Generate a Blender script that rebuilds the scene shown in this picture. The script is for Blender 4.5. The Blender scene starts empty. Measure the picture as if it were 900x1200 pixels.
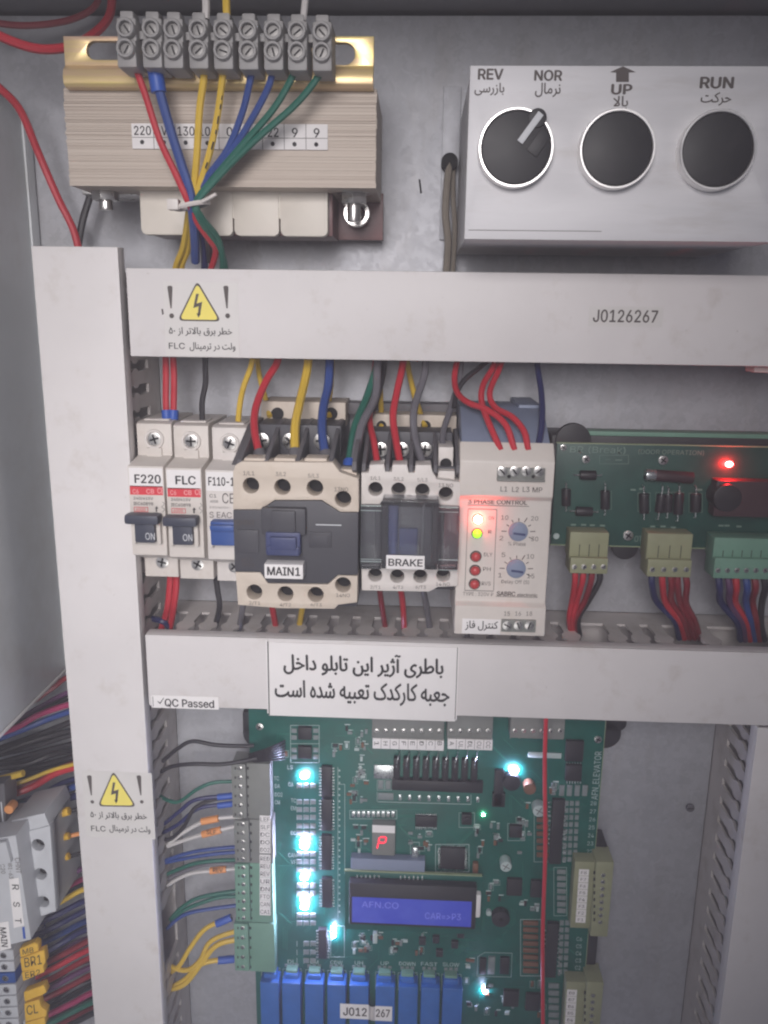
import bpy, bmesh, math, random
from mathutils import Vector, Matrix
random.seed(7)
SC = bpy.context.scene
COL = SC.collection
MM = 0.001

# ------------------------------------------------------------------ camera
# World axes: X right, Y into the panel, Z up, millimetres (scaled to metres).
# Front faces of the cable ducts lie on Y = 0, the mounting plate on Y = PL.
FPX, PCX, PCY, DIST, PL = 970.0, 450.0, 600.0, 400.0, 60.0
vY = Vector((43.6, -231.7, 970.0)).normalized()
vD = Vector((-56.0, 4050.0, 970.0)); vD = (vD - vD.dot(vY) * vY).normalized()
vX = vD.cross(vY)

def ray(px, py):
    v = Vector((px - PCX, py - PCY, FPX))
    return v.dot(vX), v.dot(vY), -v.dot(vD)

def P(px, py, Y=0.0):
    """point of the plane Y seen in direction (px, py) of the 900 x 1200 photograph"""
    rx, ry, rz = ray(px, py); t = (Y + DIST) / ry
    return Vector((rx * t, Y, rz * t))

def PX(px, py, X):
    """same, on a plane X = const"""
    rx, ry, rz = ray(px, py); t = X / rx
    return Vector((X, ry * t - DIST, rz * t))

cam = bpy.data.cameras.new("camera")
cam.sensor_fit = 'HORIZONTAL'; cam.sensor_width = 36.0
cam.lens = 36.0 * FPX / 900.0
cam.clip_start = 0.01; cam.clip_end = 50
camo = bpy.data.objects.new("camera", cam); COL.objects.link(camo)
r_ = Vector((vX.x, vY.x, -vD.x)); d_ = Vector((vX.y, vY.y, -vD.y)); f_ = Vector((vX.z, vY.z, -vD.z))
camo.matrix_world = Matrix(((r_.x, -d_.x, -f_.x, 0), (r_.y, -d_.y, -f_.y, -DIST * MM), (r_.z, -d_.z, -f_.z, 0), (0, 0, 0, 1)))
SC.camera = camo

# ------------------------------------------------------------------ light
w = bpy.data.worlds.new("World"); SC.world = w; w.use_nodes = True
bg = w.node_tree.nodes['Background']
bg.inputs[0].default_value = (0.78, 0.80, 1.0, 1); bg.inputs[1].default_value = 0.10

def area(name, loc, target, size, energy, col, sy=None):
    l = bpy.data.lights.new(name, 'AREA'); l.energy = energy; l.color = col
    l.size = size * MM
    if sy: l.shape = 'RECTANGLE'; l.size_y = sy * MM
    o = bpy.data.objects.new(name, l); COL.objects.link(o)
    o.location = Vector(loc) * MM
    o.rotation_euler = (Vector(target) - Vector(loc)).to_track_quat('-Z', 'Y').to_euler()
    return o
lamp_ = area("room_lamp", (-65, -700, 150), (-98, 0, -85), 270, 0.76, (1.0, 0.957, 0.962), 270)
lamp_.data.spread = math.radians(66)
low_ = area("added_fill", (-60, -600, -420), (-190, 0, -330), 240, 0.22, (1.0, 0.98, 0.97), 240)  # added fill light brightening the lower left, not a lamp of the place
low_.data.spread = math.radians(60)

SC.view_settings.view_transform = 'Standard'; SC.view_settings.look = 'None'
SC.view_settings.exposure = 0.0; SC.view_settings.gamma = 1.0
SC.render.engine = 'CYCLES'
SC.cycles.use_denoising = True; SC.cycles.pixel_filter_type = 'BLACKMAN_HARRIS'; SC.cycles.filter_width = 2.2
SC.cycles.max_bounces = 6; SC.cycles.volume_bounces = 1; SC.cycles.transparent_max_bounces = 8

# ------------------------------------------------------------------ materials
def lin(c):
    return tuple((v / 255 / 12.92 if v / 255 <= .04045 else ((v / 255 + .055) / 1.055) ** 2.4) for v in c)

def M(name, rgb, rough=.5, metal=0.0, var=.12, scale=90.0, bump=0.0, bscale=600.0, emit=0.0, trans=0.0, alpha=1.0,
      stretch=None, rgb2=None, spec=.5, ior=1.45, rvar=.12, coat=0.0):
    m = bpy.data.materials.new(name); m.use_nodes = True
    nt = m.node_tree; n = nt.nodes; L = nt.links; b = n['Principled BSDF']
    c = lin(rgb)
    tc = n.new('ShaderNodeTexCoord'); src = tc.outputs['Object']
    if stretch:
        mp = n.new('ShaderNodeMapping'); mp.inputs['Scale'].default_value = stretch
        L.new(src, mp.inputs['Vector']); src = mp.outputs['Vector']
    if var or rgb2:
        ns = n.new('ShaderNodeTexNoise'); ns.inputs['Scale'].default_value = scale; ns.inputs['Detail'].default_value = 5
        ns.inputs['Roughness'].default_value = .6
        L.new(src, ns.inputs['Vector'])
        cr = n.new('ShaderNodeValToRGB'); cr.color_ramp.elements[0].position = .3; cr.color_ramp.elements[1].position = .72
        c2 = lin(rgb2) if rgb2 else tuple(min(1, v * (1 + var)) for v in c)
        c1 = c if rgb2 else tuple(v * (1 - var) for v in c)
        cr.color_ramp.elements[0].color = (*c1, 1); cr.color_ramp.elements[1].color = (*c2, 1)
        L.new(ns.outputs['Fac'], cr.inputs['Fac']); L.new(cr.outputs['Color'], b.inputs['Base Color'])
        if rvar:
            mr = n.new('ShaderNodeMapRange'); mr.inputs['To Min'].default_value = max(.02, rough - rvar); mr.inputs['To Max'].default_value = min(1, rough + rvar)
            L.new(ns.outputs['Fac'], mr.inputs['Value']); L.new(mr.outputs['Result'], b.inputs['Roughness'])
    else:
        b.inputs['Base Color'].default_value = (*c, 1)
    if not ((var or rgb2) and rvar): b.inputs['Roughness'].default_value = rough
    b.inputs['Metallic'].default_value = metal
    b.inputs['Specular IOR Level'].default_value = spec
    b.inputs['IOR'].default_value = ior
    b.inputs['Coat Weight'].default_value = coat
    if trans: b.inputs['Transmission Weight'].default_value = trans
    if alpha < 1: b.inputs['Alpha'].default_value = alpha
    if emit:
        b.inputs['Emission Color'].default_value = (*c, 1); b.inputs['Emission Strength'].default_value = emit
    if bump:
        nb = n.new('ShaderNodeTexNoise'); nb.inputs['Scale'].default_value = bscale; nb.inputs['Detail'].default_value = 3
        L.new(src, nb.inputs['Vector'])
        bp = n.new('ShaderNodeBump'); bp.inputs['Strength'].default_value = bump; bp.inputs['Distance'].default_value = .0004
        L.new(nb.outputs['Fac'], bp.inputs['Height']); L.new(bp.outputs['Normal'], b.inputs['Normal'])
    return m

def galv(name, rgb, rough, metal):
    """galvanised sheet: voronoi spangle patches plus faint vertical rolling streaks"""
    m = M(name, rgb, rough, metal, var=.12, scale=9, bump=.06, bscale=300)
    nt = m.node_tree; n = nt.nodes; L = nt.links; b = n['Principled BSDF']
    vo = n.new('ShaderNodeTexVoronoi'); vo.inputs['Scale'].default_value = 260
    tc = [x for x in n if x.type == 'TEX_COORD'][0]
    wob = n.new('ShaderNodeTexNoise'); wob.inputs['Scale'].default_value = 240
    add = n.new('ShaderNodeVectorMath'); add.operation = 'MULTIPLY_ADD'; add.inputs[1].default_value = (.012,) * 3
    L.new(tc.outputs['Object'], wob.inputs['Vector']); L.new(wob.outputs['Color'], add.inputs[0]); L.new(tc.outputs['Object'], add.inputs[2])
    L.new(add.outputs[0], vo.inputs['Vector'])
    sep = n.new('ShaderNodeSeparateColor'); L.new(vo.outputs['Color'], sep.inputs[0])
    mr = n.new('ShaderNodeMapRange'); mr.inputs['To Min'].default_value = rough - .04; mr.inputs['To Max'].default_value = rough + .05
    L.new(sep.outputs[0], mr.inputs['Value']); L.new(mr.outputs['Result'], b.inputs['Roughness'])
    old = b.inputs['Base Color'].links[0].from_socket
    mx = n.new('ShaderNodeMixRGB'); mx.blend_type = 'MULTIPLY'; mx.inputs[0].default_value = .16
    L.new(old, mx.inputs[1]); L.new(vo.outputs['Color'], mx.inputs[2])
    bw = n.new('ShaderNodeRGBToBW'); L.new(vo.outputs['Color'], bw.inputs[0]); L.new(bw.outputs[0], mx.inputs[2])
    L.new(mx.outputs[0], b.inputs['Base Color'])
    return m

MAT = dict(
    plate=galv('galvanised_sheet', (182, 183, 188), .55, .32),
    steel=M('brushed_face_plate', (204, 203, 205), .58, .15, var=.06, scale=60, bump=.05, bscale=900, stretch=(.3, 1, 3)),
    duct=M('white_pvc', (209, 205, 204), .5, var=.06, scale=14, bump=.10, bscale=160),
    duct2=M('white_pvc_body', (196, 190, 187), .6, var=.05, scale=40, bump=.05),
    beige=M('beige_plastic', (198, 186, 172), .5, var=.04, bump=.08, bscale=1200),
    cream=M('cream_plastic', (204, 197, 190), .48, var=.04, bump=.08, bscale=1200),
    white=M('pale_plastic', (208, 202, 197), .45, var=.04, bump=.06, bscale=1200),
    grey=M('grey_plastic', (184, 186, 190), .5, var=.05, bump=.08, bscale=1200),
    dgrey=M('charcoal_plastic', (66, 66, 72), .5, var=.08, bump=.08, bscale=1200),
    mgrey=M('slate_plastic', (96, 94, 98), .55, var=.08, bump=.06),
    black=M('black_plastic', (38, 37, 41), .5, var=.1, bump=.05),
    cap=M('black_button_cap', (34, 33, 37), .5, var=.2, scale=60, bump=.06),
    navy=M('navy_plastic', (58, 66, 104), .42, var=.08),
    slate=M('slate_toggle', (58, 62, 76), .42, var=.08),
    bluet=M('blue_toggle', (48, 80, 144), .4, var=.08),
    bluegrey=M('blue_grey_plastic', (124, 134, 156), .5, var=.08, scale=40),
    relay=M('blue_relay_plastic', (36, 94, 168), .4, var=.1, scale=120),
    paper=M('white_label_paper', (226, 223, 222), .7, var=.02),
    film=M('grey_label_film', (206, 203, 200), .4, var=.02),
    ink=M('black_ink', (46, 44, 46), .7, var=0),
    inkg=M('grey_ink', (84, 77, 75), .7, var=0),
    inkl=M('pale_ink', (200, 202, 205), .6, var=0),
    inkr=M('red_ink', (206, 58, 68), .6, var=.04),
    inkw=M('white_on_red_ink', (232, 170, 170), .6, var=0),
    yel=M('warning_yellow', (232, 216, 108), .6, var=.03),
    dark=M('dark_hole', (24, 23, 26), .8, var=.1),
    metal=M('zinc_metal', (205, 203, 200), .3, 1.0, var=.1, scale=400),
    dull=M('dull_screw', (138, 136, 134), .5, .4, var=.15, scale=400),
    dmaroon=M('dark_maroon_plastic', (62, 42, 46), .5, var=.15),
    chrome=M('chrome_ring', (236, 234, 232), .34, .85, var=.04),
    gold=M('yellow_zinc', (236, 218, 128), .34, .45, scale=34, rgb2=(214, 172, 176), rvar=.08, stretch=(.25, 1, 4)),
    lamin=M('laminated_iron', (164, 150, 138), .55, .1, scale=30, rgb2=(198, 187, 175), stretch=(.12, 1, 60), bump=.3, bscale=30),
    bobbin=M('bobbin_nylon', (208, 201, 190), .45, var=.05, scale=60),
    maroon=M('maroon_varnish', (112, 80, 80), .4, var=.2, scale=80),
    nylon=M('clear_nylon', (172, 170, 169), .5, var=.12, trans=.35),
    olive=M('olive_connector', (140, 142, 112), .5, var=.08),
    green=M('green_connector', (104, 142, 124), .5, var=.1, scale=60),
    greyc=M('grey_green_connector', (120, 122, 118), .5, var=.1, scale=60),
    pcb=M('green_solder_mask', (8, 84, 74), .38, var=.2, scale=70, bump=.05, bscale=500),
    pcbe=M('board_edge', (140, 152, 120), .6, var=.1),
    chip=M('chip_black', (40, 38, 42), .45, var=.1),
    silk=M('silkscreen_white', (172, 186, 184), .6, var=.05),
    smd=M('chip_resistor_grey', (120, 128, 128), .4, var=.15, scale=300),
    solder=M('solder', (200, 204, 204), .28, .9, var=.1, scale=500),
    brown=M('brown_part', (112, 78, 58), .5, var=.1),
    housing=M('grey_painted_steel', (206, 210, 212), .42, .1, var=.06, scale=20, bump=.1, bscale=900),
    clear=M('clear_cover', (240, 242, 246), .06, trans=.97, var=0, ior=1.2),
    silkd=M('dim_silkscreen', (112, 132, 122), .6, var=.05), trace=M('trace_green', (22, 104, 88), .4, var=.1),
    pcbd=M('dull_solder_mask', (26, 68, 60), .42, var=.2, scale=70, bump=.05, bscale=500),
    pale=M('pale_charcoal', (74, 73, 78), .5, var=.08), ceil=M('dark_hood', (120, 120, 124), .5, var=.06),
    lcd=M('lcd_blue', (42, 54, 176), .3, scale=26, rgb2=(84, 98, 194), emit=.16),
    lcdt=M('lcd_characters', (120, 124, 210), .4, var=0, emit=.25),
    ledw=M('lit_white_led', (205, 208, 255), .3, var=0, emit=1300),
    ledr=M('lit_red_led', (255, 30, 30), .3, var=0, emit=420),
    ledR=M('lit_red_led_core', (255, 70, 56), .3, var=0, emit=220),
    ledg=M('lit_green_led', (140, 214, 40), .3, var=0, emit=2.2),
    ledG=M('lit_pale_green_led', (170, 255, 200), .3, var=0, emit=60),
    ledoff=M('unlit_red_led', (186, 70, 72), .3, var=.05),
    seg=M('lit_red_segment', (255, 40, 70), .3, var=0, emit=1.6),
    w_red=M('red_pvc', (182, 44, 56), .38, var=.08), w_dred=M('dark_red_pvc', (128, 34, 44), .42, var=.1),
    w_yel=M('yellow_pvc', (206, 172, 62), .4, var=.08), w_blue=M('blue_pvc', (48, 72, 134), .4, var=.1),
    w_green=M('green_pvc', (36, 98, 84), .42, var=.1), w_blk=M('black_pvc', (44, 42, 46), .42, var=.1),
    w_grey=M('grey_pvc', (104, 102, 108), .42, var=.1), w_navy=M('navy_pvc', (40, 44, 88), .42, var=.1),
    w_white=M('white_pvc_wire', (196, 192, 190), .42, var=.05), w_mag=M('magenta_pvc', (156, 48, 92), .4, var=.1),
    w_tan=M('tan_pvc', (128, 120, 110), .45, var=.1), w_pur=M('purple_pvc', (92, 56, 92), .42, var=.1),
    boot=M('blue_crimp_boot', (46, 84, 168), .45, var=.06), orange=M('orange_marker', (222, 150, 92), .5, var=.06),
    ymark=M('yellow_marker', (224, 178, 60), .5, var=.06),
)

def grime(m, scale, lo, hi, k, stretch=(1, 1, 1)):
    """faint smudges and specks with a shape of their own on a plastic surface"""
    nt = m.node_tree; n = nt.nodes; L = nt.links; b = n['Principled BSDF']
    tc = n.new('ShaderNodeTexCoord'); mp = n.new('ShaderNodeMapping'); mp.inputs['Scale'].default_value = stretch
    ns = n.new('ShaderNodeTexNoise'); ns.inputs['Scale'].default_value = scale; ns.inputs['Detail'].default_value = 8; ns.inputs['Roughness'].default_value = .7
    cr = n.new('ShaderNodeValToRGB'); cr.color_ramp.elements[0].position = lo; cr.color_ramp.elements[1].position = hi
    cr.color_ramp.elements[0].color = (1, 1, 1, 1); cr.color_ramp.elements[1].color = (k, k * .97, k * .93, 1)
    L.new(tc.outputs['Object'], mp.inputs['Vector']); L.new(mp.outputs['Vector'], ns.inputs['Vector']); L.new(ns.outputs['Fac'], cr.inputs['Fac'])
    old = b.inputs['Base Color'].links[0].from_socket
    mx = n.new('ShaderNodeMixRGB'); mx.blend_type = 'MULTIPLY'; mx.inputs[0].default_value = 1
    L.new(old, mx.inputs[1]); L.new(cr.outputs['Color'], mx.inputs[2]); L.new(mx.outputs[0], b.inputs['Base Color'])
grime(MAT['duct'], 45, .56, .74, .86); grime(MAT['duct'], 420, .66, .72, .72)
grime(MAT['duct2'], 60, .5, .7, .8); grime(MAT['steel'], 30, .55, .75, .85, (.4, 1, 2)); grime(MAT['plate'], 24, .5, .8, .9, (2.2, 1, .6)); grime(MAT['cream'], 90, .56, .74, .88)
grime(MAT['cap'], 120, .55, .7, 1.3); grime(MAT['beige'], 90, .56, .74, .86); grime(MAT['housing'], 14, .5, .75, .86)

# ------------------------------------------------------------------ building tools
THINGS = []
try:        # Blender's own interface font, shipped with Blender: plainer figures than the built in one
    FONT = bpy.data.fonts.load(bpy.utils.system_resource('DATAFILES', path='fonts') + '/Inter.woff2')
except Exception:
    FONT = None
_txt = {}
AR = {'ا': (0xFE8D, 2), 'آ': (0xFE81, 2), 'ب': (0xFE8F, 4), 'ت': (0xFE95, 4), 'ج': (0xFE9D, 4), 'ح': (0xFEA1, 4), 'خ': (0xFEA5, 4),
      'د': (0xFEA9, 2), 'ر': (0xFEAD, 2), 'ز': (0xFEAF, 2), 'ژ': (0xFB8A, 2), 'س': (0xFEB1, 4), 'ش': (0xFEB5, 4), 'ط': (0xFEC1, 4),
      'ع': (0xFEC9, 4), 'ف': (0xFED1, 4), 'ق': (0xFED5, 4), 'ک': (0xFB8E, 4), 'ل': (0xFEDD, 4), 'م': (0xFEE1, 4), 'ن': (0xFEE5, 4),
      'ه': (0xFEE9, 4), 'و': (0xFEED, 2), 'ی': (0xFBFC, 4)}

def farsi(s):
    """letters to their joined forms, laid out right to left; digits and Latin words keep their order"""
    out = []; i = 0; prev_join = False
    while i < len(s):
        ch = s[i]
        if ch not in AR:
            j = i
            while j < len(s) and s[j] not in AR and s[j] != ' ': j += 1
            if j == i: out.append(ch); i += 1
            else: out.append(s[i:j]); i = j
            prev_join = False; continue
        if ch == 'ل' and i + 1 < len(s) and s[i + 1] == 'ا':
            out.append(chr(0xFEFC if prev_join else 0xFEFB)); prev_join = False; i += 2; continue
        base, nf = AR[ch]
        nxt = i + 1 < len(s) and s[i + 1] in AR
        if nf == 2: k = 1 if prev_join else 0
        else: k = (3 if nxt else 1) if prev_join else (2 if nxt else 0)
        out.append(chr(base + k)); prev_join = (nf == 4 and nxt); i += 1
    return ''.join(reversed(out))

def curve_mesh(curve):
    o = bpy.data.objects.new('tmp', curve); COL.objects.link(o)
    dg = bpy.context.evaluated_depsgraph_get(); ev = o.evaluated_get(dg); me = ev.to_mesh()
    vs = [v.co.copy() for v in me.vertices]; fs = [tuple(p.vertices) for p in me.polygons]
    ev.to_mesh_clear(); bpy.data.objects.remove(o); bpy.data.curves.remove(curve)
    return vs, fs

def nonzero_fill(curve, bold=0, rows=64):
    """joined letters overlap each other, so their outlines are filled by winding number, row by row"""
    o = bpy.data.objects.new('tmp', curve); COL.objects.link(o)
    dg = bpy.context.evaluated_depsgraph_get(); cu = o.to_curve(dg)
    edges = []
    for sp in cu.splines:
        bp = sp.bezier_points; n = len(bp); poly = []
        for i in range(n):
            a, b = bp[i], bp[(i + 1) % n]
            for k in range(6):
                t = k / 6; u = 1 - t
                q = a.co * u ** 3 + a.handle_right * (3 * u * u * t) + b.handle_left * (3 * u * t * t) + b.co * t ** 3
                poly.append((q.x, q.y))
        edges += [(poly[i], poly[(i + 1) % len(poly)]) for i in range(len(poly))]
    o.to_curve_clear(); bpy.data.objects.remove(o); bpy.data.curves.remove(curve)
    if bold:
        e = bold * 1.6 * (max(a[1] for a, b in edges) - min(a[1] for a, b in edges))
        edges = [((a[0] + ox, a[1] + oy), (b[0] + ox, b[1] + oy)) for ox, oy in ((0, 0), (e, 0), (-e, 0), (0, e * .6), (0, -e * .6), (e / 2, 0), (-e / 2, 0)) for a, b in edges]
    y0 = min(min(a[1], b[1]) for a, b in edges); y1 = max(max(a[1], b[1]) for a, b in edges)
    vs, fs = [], []; h = (y1 - y0) / rows
    for r in range(rows):
        ya, yb = y0 + r * h, y0 + (r + 1) * h; ym = (ya + yb) / 2; cr = []
        for a, b in edges:
            if (a[1] <= ym) != (b[1] <= ym):
                sl = (b[0] - a[0]) / (b[1] - a[1]); xm = a[0] + sl * (ym - a[1])
                cl = max(-h, min(h, sl * h / 2))
                cr.append((xm, cl, 1 if b[1] > a[1] else -1))
        cr.sort(); wn = 0
        for x, cl, d in cr:
            if wn == 0: st = (x, cl)
            wn += d
            if wn == 0:
                i = len(vs); vs += [Vector((st[0] - st[1], ya, 0)), Vector((x - cl, ya, 0)), Vector((x + cl, yb, 0)), Vector((st[0] + st[1], yb, 0))]
                fs.append((i, i + 1, i + 2, i + 3))
    return vs, fs

def glyphs(s, bold):
    k = (s, bold)
    if k not in _txt:
        c = bpy.data.curves.new('t', 'FONT'); c.body = s; c.resolution_u = 3
        c.font = FONT if FONT and all(ord(k_) < 128 for k_ in s) else c.font
        if bold or any(ord(k_) > 127 for k_ in s): vs, fs = nonzero_fill(c, bold)
        else: vs, fs = curve_mesh(c)
        x0 = min(v.x for v in vs); x1 = max(v.x for v in vs); y0 = min(v.y for v in vs); y1 = max(v.y for v in vs)
        _txt[k] = ([((v.x - x0) / max(1e-6, x1 - x0), (v.y - y0) / max(1e-6, y1 - y0)) for v in vs], fs)
    return _txt[k]

def catmull(pts, n=7):
    p = [pts[0] * 2 - pts[1]] + list(pts) + [pts[-1] * 2 - pts[-2]]
    out = []
    for i in range(1, len(p) - 2):
        for k in range(n):
            t = k / n
            out.append(.5 * ((2 * p[i]) + (p[i + 1] - p[i - 1]) * t + (2 * p[i - 1] - 5 * p[i] + 4 * p[i + 1] - p[i + 2]) * t * t + (3 * p[i] - p[i - 1] - 3 * p[i + 1] + p[i + 2]) * t ** 3))
    out.append(pts[-1]); return out

class Part:
    def __init__(s, thing, name, mats, parent=None, label=None, kind=None):
        s.thing, s.name, s.parent, s.label, s.kind = thing, name, parent, label, kind
        s.mats = mats if isinstance(mats, (list, tuple)) else [mats]
        s.bm = bmesh.new(); s.obj = None
    def _merge(s, t, bev, mi, seg=2):
        if bev > 0:
            t.normal_update()
            es = [e for e in t.edges if len(e.link_faces) == 2 and e.calc_face_angle(0) > .5]
            if es: bmesh.ops.bevel(t, geom=es, offset=bev, segments=seg, profile=.6, affect='EDGES', clamp_overlap=True)
        for f in t.faces: f.material_index = mi
        me = bpy.data.meshes.new('tmp'); t.to_mesh(me); t.free(); s.bm.from_mesh(me); bpy.data.meshes.remove(me)
        return s
    def box(s, x0, x1, y0, y1, z0, z1, bev=.3, mi=0, rot=None):
        t = bmesh.new()
        c = Vector(((x0 + x1) / 2, (y0 + y1) / 2, (z0 + z1) / 2))
        mt = Matrix.Translation(c) @ (rot.to_4x4() if rot else Matrix.Identity(4)) @ Matrix.Diagonal((abs(x1 - x0), abs(y1 - y0), abs(z1 - z0), 1))
        bmesh.ops.create_cube(t, size=1, matrix=mt)
        return s._merge(t, min(bev, .45 * min(abs(x1 - x0), abs(y1 - y0), abs(z1 - z0))), mi)
    def pbox(s, a, b, c, d, yf, yb, bev=.3, mi=0):
        x0, x1, z0, z1 = rect(a, b, c, d, yf)
        return s.box(x0, x1, yf, yb, z0, z1, bev, mi)
    def poly(s, pts, yf, yb, bev=.3, mi=0):
        """outline on plane yf (Vectors or (x, z)), extruded back to yb"""
        t = bmesh.new()
        vs = [t.verts.new((p[0], yf, p[-1])) for p in pts]
        f = t.faces.new(vs)
        r = bmesh.ops.extrude_face_region(t, geom=[f])
        bmesh.ops.translate(t, verts=[v for v in r['geom'] if isinstance(v, bmesh.types.BMVert)], vec=(0, yb - yf, 0))
        bmesh.ops.recalc_face_normals(t, faces=t.faces)
        return s._merge(t, bev, mi)
    def ppoly(s, pts, yf, yb, bev=.3, mi=0):
        return s.poly([P(x, y, yf) for x, y in pts], yf, yb, bev, mi)
    def prof(s, pts, x0, x1, bev=.3, mi=0):
        t = bmesh.new()
        f = t.faces.new([t.verts.new((x0, y, z)) for y, z in pts])
        r = bmesh.ops.extrude_face_region(t, geom=[f])
        bmesh.ops.translate(t, verts=[v for v in r['geom'] if isinstance(v, bmesh.types.BMVert)], vec=(x1 - x0, 0, 0))
        bmesh.ops.recalc_face_normals(t, faces=t.faces)
        return s._merge(t, bev, mi)
    def topwall(s, pts, z0, z1, bev=0, mi=0):
        """outline in (x, y) extruded in z"""
        t = bmesh.new()
        f = t.faces.new([t.verts.new((x, y, z0)) for x, y in pts])
        r = bmesh.ops.extrude_face_region(t, geom=[f])
        bmesh.ops.translate(t, verts=[v for v in r['geom'] if isinstance(v, bmesh.types.BMVert)], vec=(0, 0, z1 - z0))
        bmesh.ops.recalc_face_normals(t, faces=t.faces)
        return s._merge(t, bev, mi)
    def cyl(s, c, d, r, h, seg=20, bev=.15, mi=0, r2=None):
        t = bmesh.new(); d = Vector(d).normalized()
        mt = Matrix.Translation(Vector(c) + d * h / 2) @ d.to_track_quat('Z', 'Y').to_matrix().to_4x4()
        bmesh.ops.create_cone(t, cap_ends=True, segments=seg, radius1=r, radius2=r if r2 is None else r2, depth=h, matrix=mt)
        return s._merge(t, bev, mi)
    def pcyl(s, px, py, yf, yb, r, seg=20, bev=.15, mi=0):
        c = P(px, py, yf); return s.cyl((c.x, yf, c.z), (0, 1, 0), r, yb - yf, seg, bev, mi)
    def ring(s, c, ro, ri, yf, yb, seg=32, mi=0):
        t = bmesh.new(); L = []
        for (r, y) in ((ri, yb), (ri, yf + .3), (ri + .25, yf), (ro - .25, yf), (ro, yf + .4), (ro, yb)):
            L.append([t.verts.new((c[0] + r * math.cos(2 * math.pi * k / seg), y, c[1] + r * math.sin(2 * math.pi * k / seg))) for k in range(seg)])
        for a, b in zip(L, L[1:]):
            for k in range(seg): t.faces.new((a[k], a[(k + 1) % seg], b[(k + 1) % seg], b[k]))
        bmesh.ops.recalc_face_normals(t, faces=t.faces)
        return s._merge(t, 0, mi)
    def sphere(s, c, r, mi=0, sc=(1, 1, 1), sub=2):
        t = bmesh.new()
        bmesh.ops.create_icosphere(t, subdivisions=sub, radius=r, matrix=Matrix.Translation(Vector(c)) @ Matrix.Diagonal((*sc, 1)))
        return s._merge(t, 0, mi)
    def tube(s, pts, r, seg=8, mi=0, smooth=True, n=7):
        pts = [Vector(p) for p in pts]
        if smooth and len(pts) > 2: pts = catmull(pts, n)
        t = bmesh.new(); rings = []; nrm = None
        for i, p in enumerate(pts):
            d = (pts[min(i + 1, len(pts) - 1)] - pts[max(i - 1, 0)]).normalized()
            if nrm is None: nrm = d.orthogonal().normalized()
            nrm = (nrm - nrm.dot(d) * d).normalized(); bi = d.cross(nrm)
            rings.append([t.verts.new(p + r * (math.cos(2 * math.pi * k / seg) * nrm + math.sin(2 * math.pi * k / seg) * bi)) for k in range(seg)])
        for a, b in zip(rings, rings[1:]):
            for k in range(seg): t.faces.new((a[k], a[(k + 1) % seg], b[(k + 1) % seg], b[k]))
        t.faces.new(rings[0][::-1]); t.faces.new(rings[-1])
        bmesh.ops.recalc_face_normals(t, faces=t.faces)
        return s._merge(t, 0, mi)
    def text(s, txt, a, b, c, d, y, bold=.012, mi=0, rot=0, h=.12, slope=0):
        """lettering filling the photo rectangle a b c d on plane y; rot 90 reads downwards, -90 upwards"""
        x0, x1, z0, z1 = rect(a, b, c, d, y)
        g, fs = glyphs(txt, bold); t = bmesh.new(); vs = []
        for u, v in g:
            if rot == 90: u, v = v, 1 - u
            elif rot == -90: u, v = 1 - v, u
            vs.append(t.verts.new((x0 + (x1 - x0) * u, y - h, z0 + (z1 - z0) * v + slope * (x1 - x0) * (u - .5))))
        for f in fs:
            try: t.faces.new([vs[i] for i in f])
            except ValueError: pass
        return s._merge(t, 0, mi)
    def holes(s, outer, holes, yf, yb, bev=.25, mi=0):
        """flat part with real holes: outer = list of (x, z); holes = lists of (x, z)"""
        c = bpy.data.curves.new('c', 'CURVE'); c.dimensions = '2D'; c.fill_mode = 'BOTH'
        c.extrude = (yb - yf) / 2 - bev; c.bevel_depth = bev; c.bevel_resolution = 1; c.offset = -bev
        for ring in [outer] + holes:
            sp = c.splines.new('POLY'); sp.points.add(len(ring) - 1); sp.use_cyclic_u = True
            for q, p in zip(sp.points, ring): q.co = (p[0], p[1], 0, 1)
        vs, fs = curve_mesh(c); t = bmesh.new(); ym = (yf + yb) / 2
        bv = [t.verts.new((v.x, ym - v.z, v.y)) for v in vs]
        for f in fs:
            try: t.faces.new([bv[i] for i in f])
            except ValueError: pass
        bmesh.ops.remove_doubles(t, verts=t.verts, dist=1e-4)
        bmesh.ops.recalc_face_normals(t, faces=t.faces)
        return s._merge(t, 0, mi)
    def make(s, origin, parent):
        me = bpy.data.meshes.new(s.name)
        bmesh.ops.translate(s.bm, verts=s.bm.verts, vec=-origin)
        bmesh.ops.scale(s.bm, verts=s.bm.verts, vec=(MM,) * 3)
        s.bm.to_mesh(me); s.bm.free()
        for m in s.mats: me.materials.append(MAT[m])
        me.shade_smooth(); me.set_sharp_from_angle(angle=math.radians(38))
        o = bpy.data.objects.new(s.name, me); COL.objects.link(o); o.parent = parent; s.obj = o
        if s.label: o['label'] = s.label
        if s.kind: o['kind'] = s.kind
        return o

def rect(a, b, c, d, y):
    return P(a, (b + d) / 2, y).x, P(c, (b + d) / 2, y).x, P((a + c) / 2, d, y).z, P((a + c) / 2, b, y).z

def circ(px, py, y, r, n=24):
    c = P(px, py, y); return [(c.x + r * math.cos(2 * math.pi * k / n), c.z + r * math.sin(2 * math.pi * k / n)) for k in range(n)]

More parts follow.
